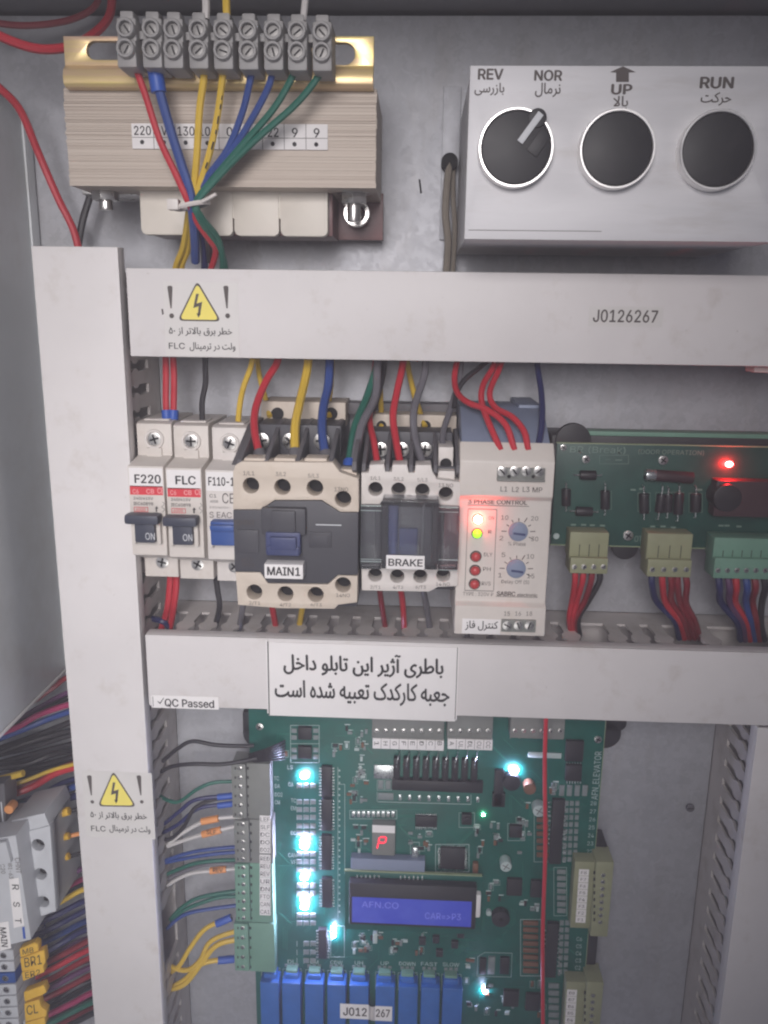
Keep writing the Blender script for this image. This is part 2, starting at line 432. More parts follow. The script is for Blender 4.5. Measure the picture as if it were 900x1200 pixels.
class Thing:
    def __init__(s, name, label=None, cat=None, group=None, kind=None):
        s.name, s.label, s.cat, s.group, s.kind = name, label, cat, group, kind
        s.parts = []; THINGS.append(s)
    def part(s, name, mats, parent=None, label=None, kind=None):
        p = Part(s, name, mats, parent, label, kind); s.parts.append(p); return p
    def finish(s):
        s.parts = [p for p in s.parts if len(p.bm.verts)]
        lo = Vector((1e9,) * 3); hi = -lo
        for p in s.parts:
            for v in p.bm.verts:
                for k in range(3): lo[k] = min(lo[k], v.co[k]); hi[k] = max(hi[k], v.co[k])
        org = Vector(((lo.x + hi.x) / 2, (lo.y + hi.y) / 2, lo.z))
        if len(s.parts) == 1 and s.parts[0].name == s.name:
            root = s.parts[0].make(org, None)
        else:
            root = bpy.data.objects.new(s.name, None); COL.objects.link(root); root.empty_display_size = .01
            for p in s.parts: p.make(org, p.parent.obj if p.parent else root)
        root.location = org * MM
        for k, v in (('label', s.label), ('category', s.cat), ('group', s.group), ('kind', s.kind)):
            if v: root[k] = v

def single(name, mat, label, cat, group=None, kind=None):
    return Thing(name, label, cat, group, kind).part(name, mat)

def screw(th, c, r, parent=None, name='screw', cross=True, ang=.5, mat='metal'):
    """screw head facing the viewer at Vector c with a cut slot or cross"""
    p = th.part(name, [mat, 'dark'], parent)
    p.cyl((c.x, c.y, c.z), (0, 1, 0), r, 1.2, 16, .25)
    for k in ((0, 1) if cross else (0,)):
        a = ang + k * math.pi / 2
        p.box(c.x - r * .72, c.x + r * .72, c.y - .08, c.y + .3, c.z - r * .14, c.z + r * .14, 0, 1, Matrix.Rotation(a, 3, 'Y'))
    return p

WG = {}
def wire(label, mat, pts, r=1.0, group=None, name='wire', seg=8, boot=None, marker=None):
    """one insulated wire through (px, py, Y) points; boot = (mat, from, to) crimp sleeve near an end"""
    t = Thing(name, label, 'wire', group)
    rj = random.Random(len(THINGS))
    W = [P(*q) for q in pts]
    W = [q + (Vector((rj.uniform(-.5, .5), rj.uniform(-.5, .5), rj.uniform(-.3, .3))) if 0 < i < len(W) - 1 else Vector()) for i, q in enumerate(W)]
    if not boot and not marker:
        t.part(name, mat).tube(W, r, seg); return t
    ins = t.part('insulation', mat); ins.tube(W, r, seg)
    if boot:
        a, b = (W[-1], W[-2]) if boot[1] == 'end' else (W[0], W[1])
        d = (b - a).normalized(); t.part('crimp_boot', boot[0]).cyl(a, d, r * 1.55, boot[2], 14, .3)
    for mk in (marker or []):
        c, d, mt = P(*mk[0]), (P(*mk[1]) - P(*mk[0])), mk[2]
        m = t.part('wire_marker', mt); m.cyl(c, d, r * 1.75, d.length, 12, .2)
    return t

# ================================================================== SETTING
st = Thing('back_panel', None, None, None, 'structure')
st.part('back_panel', 'plate').box(-330, 330, PL, PL + 3, -480, 145, .2)
st = Thing('back_wall', None, None, None, 'structure')
st.part('back_wall', 'ceil').box(-420, 420, 96, 98, -560, 260, 0)
st = Thing('ceiling', None, None, None, 'structure')
st.part('ceiling', 'ceil').box(-420, 420, -110, 96, 147, 149, .3)

# even thin haze volume, added to lift the blacks like a smeared lens
hz = bpy.data.materials.new('haze'); hz.use_nodes = True
for n_ in list(hz.node_tree.nodes):
    if n_.type == 'BSDF_PRINCIPLED': hz.node_tree.nodes.remove(n_)
pv = hz.node_tree.nodes.new('ShaderNodeVolumePrincipled'); pv.inputs['Density'].default_value = .165
pv.inputs['Color'].default_value = (.97, .94, 1.0, 1)
hz.node_tree.links.new(pv.outputs[0], [n_ for n_ in hz.node_tree.nodes if n_.type == 'OUTPUT_MATERIAL'][0].inputs['Volume'])
MAT['haze'] = hz
Thing('haze', None, None, None, 'stuff').part('haze', 'haze').box(-450, 450, -470, 110, -600, 280, 0)

# ================================================================== CABLE DUCTS
PITCH = 12.3
PROFILE = [(6, 1.1), (9, 1.2), (12.5, 2.9), (15.5, 3.0), (18.5, 1.3), (22, 1.2), (25.5, 2.9), (38, 2.5), (40, 2.3)]

def comb(part, a0, a1, place, gone=()):
    """slotted side wall: fingers from v = 6 to 40 and a solid foot behind; place(points, ...) puts (along, depth) outlines"""
    place([(a0, 40), (a1, 40), (a1, 59), (a0, 59)])
    n = int((a1 - a0) / PITCH) + 1
    for k in range(n):
        u0, u1 = a0 + k * PITCH - PITCH * .3, a0 + (k + 1) * PITCH - PITCH * .3
        mid = (u0 + u1) / 2
        if any(g0 < mid < g1 for g0, g1 in gone): continue
        pts = [(max(a0, u0 + w_), v) for v, w_ in PROFILE] + [(min(a1, u1 - w_), v) for v, w_ in reversed(PROFILE)]
        if pts[0][0] >= pts[-1][0] - 2: continue
        place(pts)

def duct_h(name, label, x0, x1, z0, z1, gone=(), tilt=0):
    t = Thing(name, label, 'cable duct', 'slotted cable ducts')
    cv = t.part('cover', 'duct'); cv.box(x0, x1, 0, 2.2, z0, z1, .7)
    cv.box(x0, x1, 2.2, 8.5, z1 - 1.5, z1, .3); cv.box(x0, x1, 2.2, 8.5, z0, z0 + 1.5, .3)
    up = t.part('slotted_wall', 'duct2'); comb(up, x0 + 1, x1, lambda q: up.topwall(q, z1 - 3.2, z1 - 1.7), gone)
    lo = t.part('slotted_wall', 'duct2'); comb(lo, x0 + 1, x1, lambda q: lo.topwall(q, z0 + 1.7, z0 + 3.2))
    t.part('base', 'duct2').box(x0 + 1, x1, 58, 59.7, z0 + 1.7, z1 - 1.7, 0)
    return t, cv

def duct_v(name, label, x0, x1, z0, z1, walls, gone=()):
    t = Thing(name, label, 'cable duct', 'slotted cable ducts')
    cv = t.part('cover', 'duct'); cv.box(x0, x1, 0, 2.2, z0, z1, .7)
    cv.box(x0, x0 + 1.5, 2.2, 8.5, z0, z1, .3); cv.box(x1 - 1.5, x1, 2.2, 8.5, z0, z1, .3)
    for wx in walls:
        p = t.part('slotted_wall', 'duct2')
        def place(q, p=p, wx=wx):
            tb = bmesh.new()
            f = tb.faces.new([tb.verts.new((wx, v, u)) for u, v in q])
            r = bmesh.ops.extrude_face_region(tb, geom=[f])
            bmesh.ops.translate(tb, verts=[v for v in r['geom'] if isinstance(v, bmesh.types.BMVert)], vec=(1.5, 0, 0))
            bmesh.ops.recalc_face_normals(tb, faces=tb.faces); p._merge(tb, 0, 0)
        comb(p, z0 + 1, z1 - 11, place, gone)
    t.part('base', 'duct2').box(x0 + 1.7, x1 - 1.7, 58, 59.7, z0 + 1, z1 - 11, 0)
    return t, cv

XL0, XL1 = -184.2, -142.8
zc = lambda px, py: P(px, py, 0).z
gapL = (zc(200, 1135) - 8, zc(200, 1135) + 20)
DL, cl = duct_v('cable_duct', 'tall white vertical cable duct beside the circuit breakers, with a warning sticker half way down', XL0, XL1, -480, 28.8, (XL0 + 1.7, XL1 - 3.2), (gapL,))
DT, ct = duct_h('cable_duct', 'white horizontal cable duct above the breakers, with a warning sticker and the number J0126267', -139.6, 330, -21.6, 19.4)
gm = [(-142, -132), (P(690, 735, 20).x - 4, P(712, 735, 20).x), (P(795, 735, 20).x - 6, P(822, 735, 20).x), (P(868, 735, 20).x - 3, P(905, 735, 20).x)]
DM, cm = duct_h('cable_duct', 'white horizontal cable duct below the contactors, holding a two line paper notice', -140.4, 330, -205.2, -164.8, gm)
DR, cr_ = duct_v('cable_duct', 'white vertical cable duct right of the large circuit board, with its slotted side showing', 179.5, 221, -480, -206.5, (181.2, 217.8))

# ---- stickers, labels and the notice on the ducts
def warning(th, px, py, k, y=0, shift=0):
    """warning sticker: px, py = left top of the photo crop (scale 8.18) it was measured in"""
    f = lambda u, v: (px + u * k + shift * v, py + v * k)
    a, b = f(105, 88), f(815, 800)
    st = th.part('warning_sticker', 'film', label='grey film sticker with a yellow high voltage triangle')
    st.pbox(a[0], a[1], b[0], b[1], y - .15, y, 0)
    x, z0 = (P(*a, y).x + P(*b, y).x) / 2, 0
    tri = th.part('warning_triangle', ['inkg', 'yel', 'ink'], st)
    def rt(pts, r, n=5):
        out = []
        for i in range(3):
            p, q, s_ = Vector(pts[i - 1]), Vector(pts[i]), Vector(pts[(i + 1) % 3])
            d0 = (p - q).normalized(); d1 = (s_ - q).normalized()
            A, B = q + d0 * r, q + d1 * r
            for j in range(n + 1):
                u = j / n; out.append(tuple((A * (1 - u) + q * u) * (1 - u) + (q * (1 - u) + B * u) * u))
        return out
    T = [f(*q) for q in rt([(418, 70), (650, 465), (228, 458)], 60)]
    tri.ppoly(T, y - .25, y - .16, 0, 0)
    T = [f(*q) for q in rt([(418, 100), (625, 450), (252, 444)], 48)]
    tri.ppoly(T, y - .33, y - .26, 0, 1)
    for q in ([(408, 198), (434, 200), (412, 292), (466, 276), (446, 400), (424, 400), (432, 318), (380, 335)], [(412, 385), (452, 390), (430, 428)]):
        tri.ppoly([f(*u) for u in q], y - .4, y - .34, 0, 0)
    for u in (155, 692):
        ex = th.part('exclamation_mark', 'inkg', st)
        ex.ppoly([f(*q) for q in [(u - 24, 132), (u - 12, 122), (u + 14, 122), (u + 26, 135), (u + 18, 338), (u + 6, 338)]], y - .25, y - .16, 0)
        c = f(u + 18, 410); ex.pcyl(c[0], c[1], y - .25, y - .16, 23 * k * .41, 16, 0)
    le = th.part('lettering', 'ink', st)
    a, b = f(232 - 84, 520), f(755, 606); le.text(farsi('خطر برق بالاتر از ۵۰'), *a, *b, y - .16, .012, h=.08)
    a, b = f(345, 666), f(785, 752); le.text(farsi('ولت در ترمینال'), *a, *b, y - .16, .012, h=.08)
    a, b = f(146, 668), f(300, 728); le.text('FLC', *a, *b, y - .16, .012, h=.08)
warning(DT, 180, 320, .1222)
warning(DL, 87, 895.5, .108, shift=.006)

n_ = DT.part('number_label', 'film', label='pale sticker printed J0126267'); n_.pbox(690, 359, 777, 383, -.12, 0, 0)
DT.part('lettering', 'inkg', n_).text('J0126267', 695, 363, 771, 378, -.13, .02)
DT.part('scratch', 'inkg').ppoly([(189, 362), (191, 362), (192, 368), (190, 369)], -.1, 0, 0)

n_ = DM.part('paper_notice', 'paper', label='white paper notice with two lines of Persian writing')
n_.pbox(314, 756, 535, 842, -.5, 0, .1)
n_.pbox(312.4, 750, 314.2, 836, -.75, 0, .1); n_.pbox(535.2, 758, 536.8, 844, -.75, 0, .1)
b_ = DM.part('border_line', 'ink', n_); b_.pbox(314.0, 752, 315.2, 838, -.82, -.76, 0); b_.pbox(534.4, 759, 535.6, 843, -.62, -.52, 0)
l_ = DM.part('lettering', 'ink', n_)
def slanted(p, s, x0, x1, yl, yr, h, y, bold):
    """line of lettering along the duct from (x0, yl) to (x1, yr), h photo pixels high"""
    ym = (yl + yr) / 2; p.text(s, x0, ym - h / 2, x1, ym + h / 2, y, bold)
slanted(l_, farsi('باطری آژیر این تابلو داخل'), 332, 520, 778, 781, 27, -.52, .02)
slanted(l_, farsi('جعبه کارکدک تعبیه شده است'), 322, 527, 811, 814, 27, -.52, .02)
n_ = DM.part('quality_label', 'paper', label='small white strip printed QC Passed'); n_.pbox(177.5, 816, 256, 830.5, -.3, 0, .05)
l_ = DM.part('lettering', 'ink', n_); l_.text('QC Passed', 193, 819.5, 251, 829.5, -.31, .022)
l_.ppoly([(185, 821.5), (187.5, 823.5), (191.5, 817.5), (192, 818.3), (187.8, 825.2), (184.5, 822.2)], -.36, -.3, 0)
l_.pbox(179, 816.5, 179.6, 828, -.36, -.3, 0)

# ================================================================== DIN RAIL
Z_RAIL = P(300, 580, 30).z
p = single('mounting_rail', 'metal', 'zinc mounting rail running behind the breakers and contactors', 'mounting rail')
p.prof([(59.9, Z_RAIL - 13), (52.5, Z_RAIL - 13), (52.5, Z_RAIL - 17.5), (51.5, Z_RAIL - 17.5), (51.5, Z_RAIL - 12), (58.9, Z_RAIL - 12),
        (58.9, Z_RAIL + 12), (51.5, Z_RAIL + 12), (51.5, Z_RAIL + 17.5), (52.5, Z_RAIL + 17.5), (52.5, Z_RAIL + 13), (59.9, Z_RAIL + 13)], -139, 70, 0)

# ================================================================== CIRCUIT BREAKERS
def breaker(x0, x1, pxl, dy, label, title, tx, togg, kind):
    t = Thing('circuit_breaker', label, 'circuit breaker', 'miniature breakers in a row')
    Z = lambda py, Y: P(200, py + dy, Y).z
    b = t.part('body', 'cream' if kind == 0 else 'white')
    b.prof([(8, Z(497, 8)), (8, Z(534, 8)), (-8, Z(547, -8)), (-8, Z(651, -8)), (9, Z(654, 9)), (9, Z(676, 9)), (50, Z(676, 9)), (50, Z(497, 8) + 1), (12, Z(497, 8) + 1)], x0, x1, .35)
    b.box(x0 + 5, x1 - 5, 6.5, 8.5, Z(545, 8), Z(525, 8), .3)
    for zz in (Z(608, -8),):   # toggle guards
        for xa in (x0 + 1.2, x1 - 4): b.box(xa, xa + 2.2, -11.5, -7.5, Z(637, -9), Z(612, -9), .8)
    # entry slots on the top shoulder
    s_ = t.part('entry_slot', 'white'); xm = (x0 + x1) / 2
    s_.box(xm - 6.5, xm + 6.5, 13, 26, Z(497, 8) + 1, Z(497, 8) + 1.8, .3)
    screw(t, Vector((xm, 7.5, Z(515, 8))), 3.4, ang=.4 + xm * .1)
    rg = t.part('screw_well', 'white'); rg.ring((xm, Z(515, 8)), 5.0, 3.6, 6.9, 8)
    screw(t, Vector((xm + .5, 8.5, Z(659, 9))), 3.3, ang=.9 + xm * .1)
    lab = t.part('name_label', 'paper', label='white strip printed ' + title); lab.box(x0 + .5, x1 - .5, -8.15, -7.9, Z(571, -8), Z(549, -8), 0)
    y = -8.16
    def tw(s, u0, v0, u1, v1, mat, par, bold=.01):
        t.part('lettering', mat, par).text(s, pxl + u0, v0 + dy, pxl + u1, v1 + dy, y, bold, h=.06)
    t.part('lettering', 'ink', lab).text(title, pxl + tx[0], 556 + dy, pxl + tx[1], 566.5 + dy, -8.16, .03, h=.06)
    if kind == 0:
        rb = t.part('red_band', 'inkr'); rb.box(x0 + .6, x1 - .6, -8.15, -7.9, Z(580.5, -8), Z(570, -8), 0)
        tw('C6', 3, 573, 10, 578.5, 'inkw', rb); tw('CE', 32, 571.5, 39.5, 578.5, 'inkw', rb); tw('CB', 19, 573, 28, 578.5, 'inkw', rb)
        tw('240/415V', 4, 582.3, 27, 586, 'ink', b); tw('IEC60898', 4, 588.3, 27, 592, 'ink', b)
        tw('6000', 7, 595.2, 18, 598.8, 'inkr', b)
        fr = t.part('rating_frame', 'inkr', b)
        for q in ((4.5, 594.2, 21, 594.8), (4.5, 599.3, 21, 599.9), (4.5, 594.2, 5.1, 599.9), (20.4, 594.2, 21, 599.9)): fr.pbox(pxl + q[0], q[1] + dy, pxl + q[2], q[3] + dy, -8.2, -7.9, 0)
        mk = t.part('symbol_marks', 'ink', b)
        mk.ppoly([(pxl + 30, 600 + dy), (pxl + 30, 596 + dy), (pxl + 29, 596 + dy), (pxl + 31, 593 + dy), (pxl + 33, 596 + dy), (pxl + 31.6, 596 + dy), (pxl + 31.6, 600 + dy)], -8.1, -7.95, 0)
        mk.tube([P(pxl + 38, 588 + dy, -8), P(pxl + 40, 591 + dy, -8), P(pxl + 37, 594 + dy, -8), P(pxl + 40.5, 597 + dy, -8), P(pxl + 38, 600 + dy, -8)], .13, 5)
        g = t.part('toggle', 'slate')
        g.box(x0 - .3, x1 - 1, -17, -9, Z(607.5 + 7, -14), Z(602 + 1, -14), 1.6)
        g.box(x0 + 3.6, x1 - 4, -14, -7.5, Z(636, -12), Z(612, -12), 1)
        t.part('lettering', 'inkl', g).text('ON', pxl + 18, 624.5 + dy, pxl + 29, 632.5 + dy, -14.05, .0)
    else:
        tw('C1', 5, 576, 13, 580, 'inkg', b); tw('6000', 6, 583, 15, 586, 'inkg', b); tw('230/400V~', 5, 590.5, 30, 593, 'inkg', b, 0)
        tw('CE', 20, 575, 34, 587, 'inkg', b, 0); tw('S EAC', 5, 597, 31, 604, 'inkg', b, 0)
        g = t.part('toggle', 'bluet'); g.box(x0 + 3, x1 - 2, -14, -7, Z(634, -12), Z(606, -12), 1); g.box(x0 + 3.3, x1 - 2.3, -16.5, -12, Z(617, -14), Z(610, -14), 1)
    return t
xa = [P(152.5, 600, -8).x, P(196.2, 600, -8).x, P(242, 600, -8).x]
breaker(xa[0], xa[0] + 17.6, 152.5, 0, 'cream circuit breaker labelled F220 with a dark toggle and a red band', 'F220', (5, 36), None, 0)
breaker(xa[1], xa[1] + 17.6, 196.5, 1.5, 'cream circuit breaker labelled FLC with a dark toggle and a red band', 'FLC', (9, 33), None, 0)
breaker(xa[2], xa[2] + 17.6, 240.5, 3, 'pale circuit breaker labelled F110 with a blue toggle, half behind the black contactor', 'F110-1', (3.5, 34), None, 1)

# ================================================================== CONTACTORS
def contactor_front(part, outer, holes, y, back, r, mi=0):
    part.holes([(q.x, q.z) for q in (P(a, b, y) for a, b in outer)], [circ(a, b, y, r) for a, b in holes], y, back, .3, mi)

T1 = Thing('contactor', 'large black and cream contactor labelled MAIN1 right of the breakers', 'contactor', 'contactors on the rail')
b = T1.part('body', 'dgrey'); b.pbox(278, 545, 419, 709, -24, 52, .6)
b.box(P(313, 520, 25).x, P(405, 520, 25).x, 0, 50, P(350, 540, 0).z, P(350, 498, 0).z, .5)
hl = [(294, 569), (331, 570.7), (369, 571.7), (402, 585)]
tf = T1.part('terminal_cover', 'beige')
contactor_front(tf, [(273, 553), (276, 545), (283, 541), (390, 542), (398, 553), (420, 561), (420.5, 600), (399, 600), (377, 586), (322, 586), (305, 597), (273, 597)], hl, -36, -24, 3.7)
bl = [(298, 694), (334.5, 696), (370, 697), (402, 685.5)]
bf = T1.part('terminal_cover', 'beige')
contactor_front(bf, [(276, 670.5), (305, 671), (314, 684), (384, 685), (396, 674.5), (419, 675), (418.5, 706), (396, 709), (392, 713.5), (330, 713), (279, 709)], bl, -36, -24, 3.7)
for q in hl + bl: T1.part('terminal_hole', 'dark', tf if q in hl else bf).pcyl(q[0], q[1], -27, -24, 3.5, 20, 0)
ff = T1.part('front_plate', 'dgrey'); ff.ppoly([(273, 597.5), (305, 597.8), (322, 587), (377, 587), (399, 600.8), (420, 600.8), (419.3, 674), (396, 674), (384, 684), (314, 683.4), (305, 670.4), (275, 670)], -37, -24, .5)
ff.pbox(306, 596, 358, 627, -41, -36, .8); ff.pbox(318, 599, 346, 624, -42.5, -40, .6)
ff.pbox(362, 624, 388, 642, -37.8, -36.5, .4); ff.pbox(365, 627, 385, 639, -38.3, -37.5, .3)
ff.pbox(277, 621, 303, 648, -37.7, -36.5, .4)
tg = T1.part('armature_slider', 'navy'); tg.pbox(311, 624, 352, 651, -42, -36, 1); tg.pbox(316, 630, 347, 645, -44, -41, .8)
tg.pbox(312.5, 641, 350.5, 651.5, -43, -40, .6)
for s_, q in (('CHNT', (276, 609.2, 299, 615.4)), ('NC7-', (283, 653.8, 296, 658.2)), ('2511', (283, 659.4, 298, 663.6))):
    T1.part('lettering', 'inkg', ff).text(s_, *q, -37.75 if q[1] < 650 else -37.05, .0)
T1.part('lettering', 'inkl', ff).pbox(370, 614.6, 400, 615.8, -37.15, -37, 0)
lb = T1.part('name_label', 'paper', label='white label printed MAIN1'); lb.pbox(309.8, 661.6, 355, 678.4, -44, -36.5, .3)
T1.part('lettering', 'ink', lb).text('MAIN1', 313, 664.5, 352, 674.5, -44.05, .03)
for s_, q in (('1/L1', (285, 552, 298, 557.5)), ('3/L2', (323, 553, 335, 558.5)), ('5/L3', (361, 555, 373.5, 560.5)), ('13NO', (392, 571, 408, 576))):
    T1.part('lettering', 'inkg', tf).text(s_, *q, -36.05, .0)
for s_, q in (('2/T1', (292, 704.6, 305, 709)), ('4/T2', (328, 706.6, 341, 711)), ('6/T3', (364, 706.6, 377, 711)), ('14NO', (394, 695.4, 410, 699.6))):
    T1.part('lettering', 'inkg', bf).text(s_, *q, -36.05, .0)
zt = P(350, 542, -24).z
fi = T1.part('barrier', 'mgrey')
for px in (286, 316, 352, 390, 417):
    X = P(px, 545, -24).x
    fi.prof([(-35, zt - 1), (-33, zt + 2.5), (5, P(350, 500, 5).z + 2), (22, P(350, 492, 22).z + 1), (22, zt - 3), (-30, zt - 3)], X - 1.0, X + 1.0, .4)
X = P(279, 545, -24).x
fi.prof([(-34, zt), (5, P(350, 498, 5).z), (22, P(350, 490, 22).z), (22, zt - 3)], X - 1, X + 1.6, .4)
for a, c in ((284, 314), (319, 349), (355, 386)):   # little cream shoulders between the barriers
    tf.pbox(a + 2, 537, c - 3, 546, -33, -22, .6)
tf.pbox(394, 550, 418, 560, -30, -20, .6)
for px in (306, 340, 377): screw(T1, P(px, 517, -2), 4, name='clamp_screw', ang=px)
rb = T1.part('coil_terminal_block', 'beige', label='cream block at the rear top carrying the coil terminals')
rb.pbox(306, 471, 405, 500, 24, 50, .6)
for px in (325, 388): T1.part('terminal_hole', 'dark', rb).pcyl(px, 485, 23.6, 26, 3.3)

T2 = Thing('contactor', 'pale contactor labelled BRAKE under a clear plastic cover', 'contactor', 'contactors on the rail')
b = T2.part('body', 'dgrey'); b.pbox(424, 546, 538, 690, -18, 52, .6)
b.box(P(430, 520, 25).x, P(528, 520, 25).x, 4, 50, P(470, 540, 0).z, P(470, 506, 4).z, .5)
hl = [(440, 573.2), (467, 574), (495, 575), (522.5, 579)]
tf = T2.part('terminal_cover', 'white')
contactor_front(tf, [(423.5, 554), (432, 554), (433, 545), (450, 544), (451.5, 553), (459, 553), (460, 544.5), (477, 544.5), (479, 554), (486, 554), (487, 545), (505, 545), (507, 553), (512, 562), (539, 565), (539.5, 595), (517, 593), (512, 587), (448, 586.5), (444, 592), (423, 592)], hl, -30, -18, 3.3)
bl = [(439.5, 674), (465.5, 675.5), (492.5, 675.5), (519.5, 674)]
bf = T2.part('terminal_cover', 'white')
contactor_front(bf, [(423.5, 662.5), (447, 662.5), (450, 663.5), (508, 664), (513, 662.5), (537, 662.5), (536.5, 687), (513, 688), (503, 693.5), (424, 692)], bl, -30, -18, 3.3)
for q in hl + bl: T2.part('terminal_hole', 'dark', tf if q in hl else bf).pcyl(q[0], q[1], -21, -18, 3.2, 20, 0)
ff = T2.part('front_plate', 'pale'); ff.pbox(424, 596, 538, 662, -28, -18, .5)
ff.pbox(455, 595, 505, 660, -33, -27, .8)
sl = T2.part('armature_slider', 'navy'); sl.pbox(468, 620, 489, 650, -35, -32, .8)
sl.pbox(456, 594, 467, 655, -34, -32, .4)
T2.part('guide_rib', 'mgrey').pbox(493.5, 593, 496.5, 655, -36, -32, .4)
T2.part('guide_rib', 'mgrey').pbox(437.5, 600, 439.3, 660, -29.5, -27, .3)
T2.part('guide_rib', 'mgrey').pbox(519.5, 600, 521.5, 660, -29.5, -27, .3)
cc = T2.part('clear_cover', 'clear')
for q, y0, y1 in (((422.5, 596, 452, 597.2), -31.5, -30.3), ):
    pass
def shell(p, a, b_, c, d, y0, y1, th=.9):
    x0, x1, z0, z1 = rect(a, b_, c, d, y0)
    p.box(x0, x1, y0, y0 + th, z0, z1, .3)
    p.box(x0, x1, y0 + th, y1, z1 - th, z1, .2); p.box(x0, x1, y0 + th, y1, z0, z0 + th, .2)
    p.box(x0, x0 + th, y0 + th, y1, z0 + th, z1 - th, .2); p.box(x1 - th, x1, y0 + th, y1, z0 + th, z1 - th, .2)
shell(cc, 422.5, 593.5, 447, 667, -36, -30.2)
shell(cc, 514, 595, 537.5, 668, -36, -30.2)
shell(cc, 447.6, 587.5, 513.4, 667, -44, -30.2)
rim = T2.part('cover_edge', 'silk', cc)
for q in ((422.5, 592.6, 447, 593.4), (422.5, 598.2, 447, 598.9), (514, 594.4, 537.5, 595.2), (514, 600, 537.5, 600.6), (422.5, 655.4, 447, 656), (422.5, 657.8, 447, 658.6), (514, 656, 537.5, 656.8), (514, 668, 537.5, 668.6)):
    rim.pbox(*q, -36.3, -35.6, .1)
lb = T2.part('name_label', 'paper', label='white label printed BRAKE'); lb.pbox(452.5, 651, 497.5, 667, -44.4, -44.1, .1)
T2.part('lettering', 'ink', lb).text('BRAKE', 455, 655, 495.5, 663.5, -44.45, .025)
for s_, q in (('1/L1', (434, 558, 446, 562.8)), ('3/L2', (461, 559, 473, 563.8)), ('5/L3', (489, 560, 501, 564.8)), ('13 NO', (514, 566.5, 531, 571))):
    T2.part('lettering', 'inkg', tf).text(s_, *q, -30.05, .0)
for s_, q in (('2/T1', (434, 686, 446, 690.4)), ('4/T2', (460.5, 686, 472.5, 690.4)), ('6/T3', (487, 686, 499, 690.4)), ('14 NO', (511, 682.4, 527, 686.4))):
    T2.part('lettering', 'inkg', bf).text(s_, *q, -30.05, .0)
zt = P(470, 545, -18).z
fi = T2.part('barrier', 'mgrey')
for px in (428, 455, 482, 510, 536):
    X = P(px, 545, -18).x
    fi.prof([(-29, zt - 1), (-27, zt + 2), (8, P(470, 507, 8).z + 2), (22, P(470, 503, 22).z + 1), (22, zt - 3), (-25, zt - 3)], X - .9, X + .9, .3)
for px in (446, 471, 498): screw(T2, P(px, 527, 3), 3.6, name='clamp_screw', ang=px)
ax = T2.part('auxiliary_terminal', 'white'); ax.pbox(513.5, 524, 531, 556, -16, 6, .5); ax.pbox(513, 552, 533, 566, -24, 0, .5)
T2.part('terminal_hole', 'dark', ax).pcyl(522.5, 544, -16.3, -12, 2.8)
rb = T2.part('coil_terminal_block', 'beige', label='cream block at the rear top carrying the coil terminals')
rb.pbox(425, 486, 535, 506, 24, 50, .6)
for px in (447, 499): T2.part('terminal_hole', 'dark', rb).pcyl(px, 499, 23.6, 26, 2.6)
# low rear shoulders of both contactors against the rail
p = T2.part('rear_shoulder', 'mgrey'); p.pbox(405, 473, 540, 487, 40, 54, .6)

# ================================================================== PHASE RELAY
T3 = Thing('phase_relay', 'cream three phase control relay with red and green lamps and two blue dials', 'control relay')
y = -30
b = T3.part('body', 'cream')
xl, xr = P(537, 600, y).x, P(647, 600, y).x
Z = lambda py, Y=y: P(590, py, Y).z
b.prof([(y + 7, Z(518, y + 7)), (y, Z(541)), (y, Z(582)), (y + 2.5, Z(586, y + 2.5)), (y + 2.5, Z(705, y + 2.5)), (y - .5, Z(711)), (y - .5, Z(744)), (y + 6, Z(747)), (48, Z(747)), (48, Z(516, y + 7) - 3), (y + 14, Z(516, y + 7) - 3)], xl, xr, .8)
up = T3.part('rear_housing', 'bluegrey'); up.prof([(-20, Z(519, -20)), (6, P(590, 478, 6).z), (50, P(590, 470, 50).z), (50, Z(540)), (-20, Z(540))], xl + 1, xr - 1, .8)
up.box(xr - 13, xr - 2, 8, 48, P(590, 490, 8).z, P(590, 474, 8).z, .6)
ye = y
et = T3.part('entry_slot', 'white')
for px in (558, 573): et.pbox(px - 5, 521, px + 5, 523.5, -24, -20, .3)
g = T3.part('terminal_block', 'greyc'); g.pbox(582.5, 548.5, 639, 564, y - 1.2, y + 6, .4); g.pbox(582.5, 562, 639, 564.5, y - 1.8, y, .2)
for k, px in enumerate((588.5, 603, 617, 631.5)):
    screw(T3, P(px, 552.5, y - 1.6), 2.3, g, cross=False, ang=(.8, .9, 1.3, 2.4)[k])
T3.part('terminal_hole', 'dark', g).pcyl(596.5, 558.5, y - 1.5, y, .8); T3.part('terminal_hole', 'dark', g).pcyl(625, 558.5, y - 1.5, y, .8)

for s_, q in (('L1', (586.5, 570, 594.5, 576)), ('L2', (600, 570.5, 608, 576.5)), ('L3', (612.5, 570.5, 620.5, 576.5)), ('MP', (624, 571, 635.5, 577))): T3.part('lettering', 'inkg').text(s_, *q, y - .02, .01)
yf = y + 2.5
pnl = lambda s_, a, b_, c, d, bold=.0, m=None: T3.part('lettering', 'inkg').text(s_, a, b_, c, d, yf - .02, bold)
le2 = T3.part('lettering', 'inkg')
le2.text('3 PHASE CONTROL', 548.5, 585.6, 618, 591, yf - .02, .03); le2.pbox(548, 592.3, 620, 593, yf - .12, yf, 0)
fr = T3.part('panel_outline', 'inkg')
for q in ((548.6, 596.5, 582, 597.2), (544.5, 692, 578.5, 692.7)): fr.pbox(*q, yf - .1, yf, 0)
for a, c in (((548.6, 597), (544.6, 692)), ((582, 597), (578.4, 692))):
    fr.tube([P(*a, yf), P(*c, yf)], .14, 5, smooth=False)
for s_, q in (('ON', (572.5, 605, 579, 609)), ('R', (572, 621, 576, 625)), ('DLY', (567, 647.5, 577, 652)), ('PH', (566, 664.5, 575, 669)), ('RVS', (564.5, 681.5, 575, 686))): pnl(s_, *q)
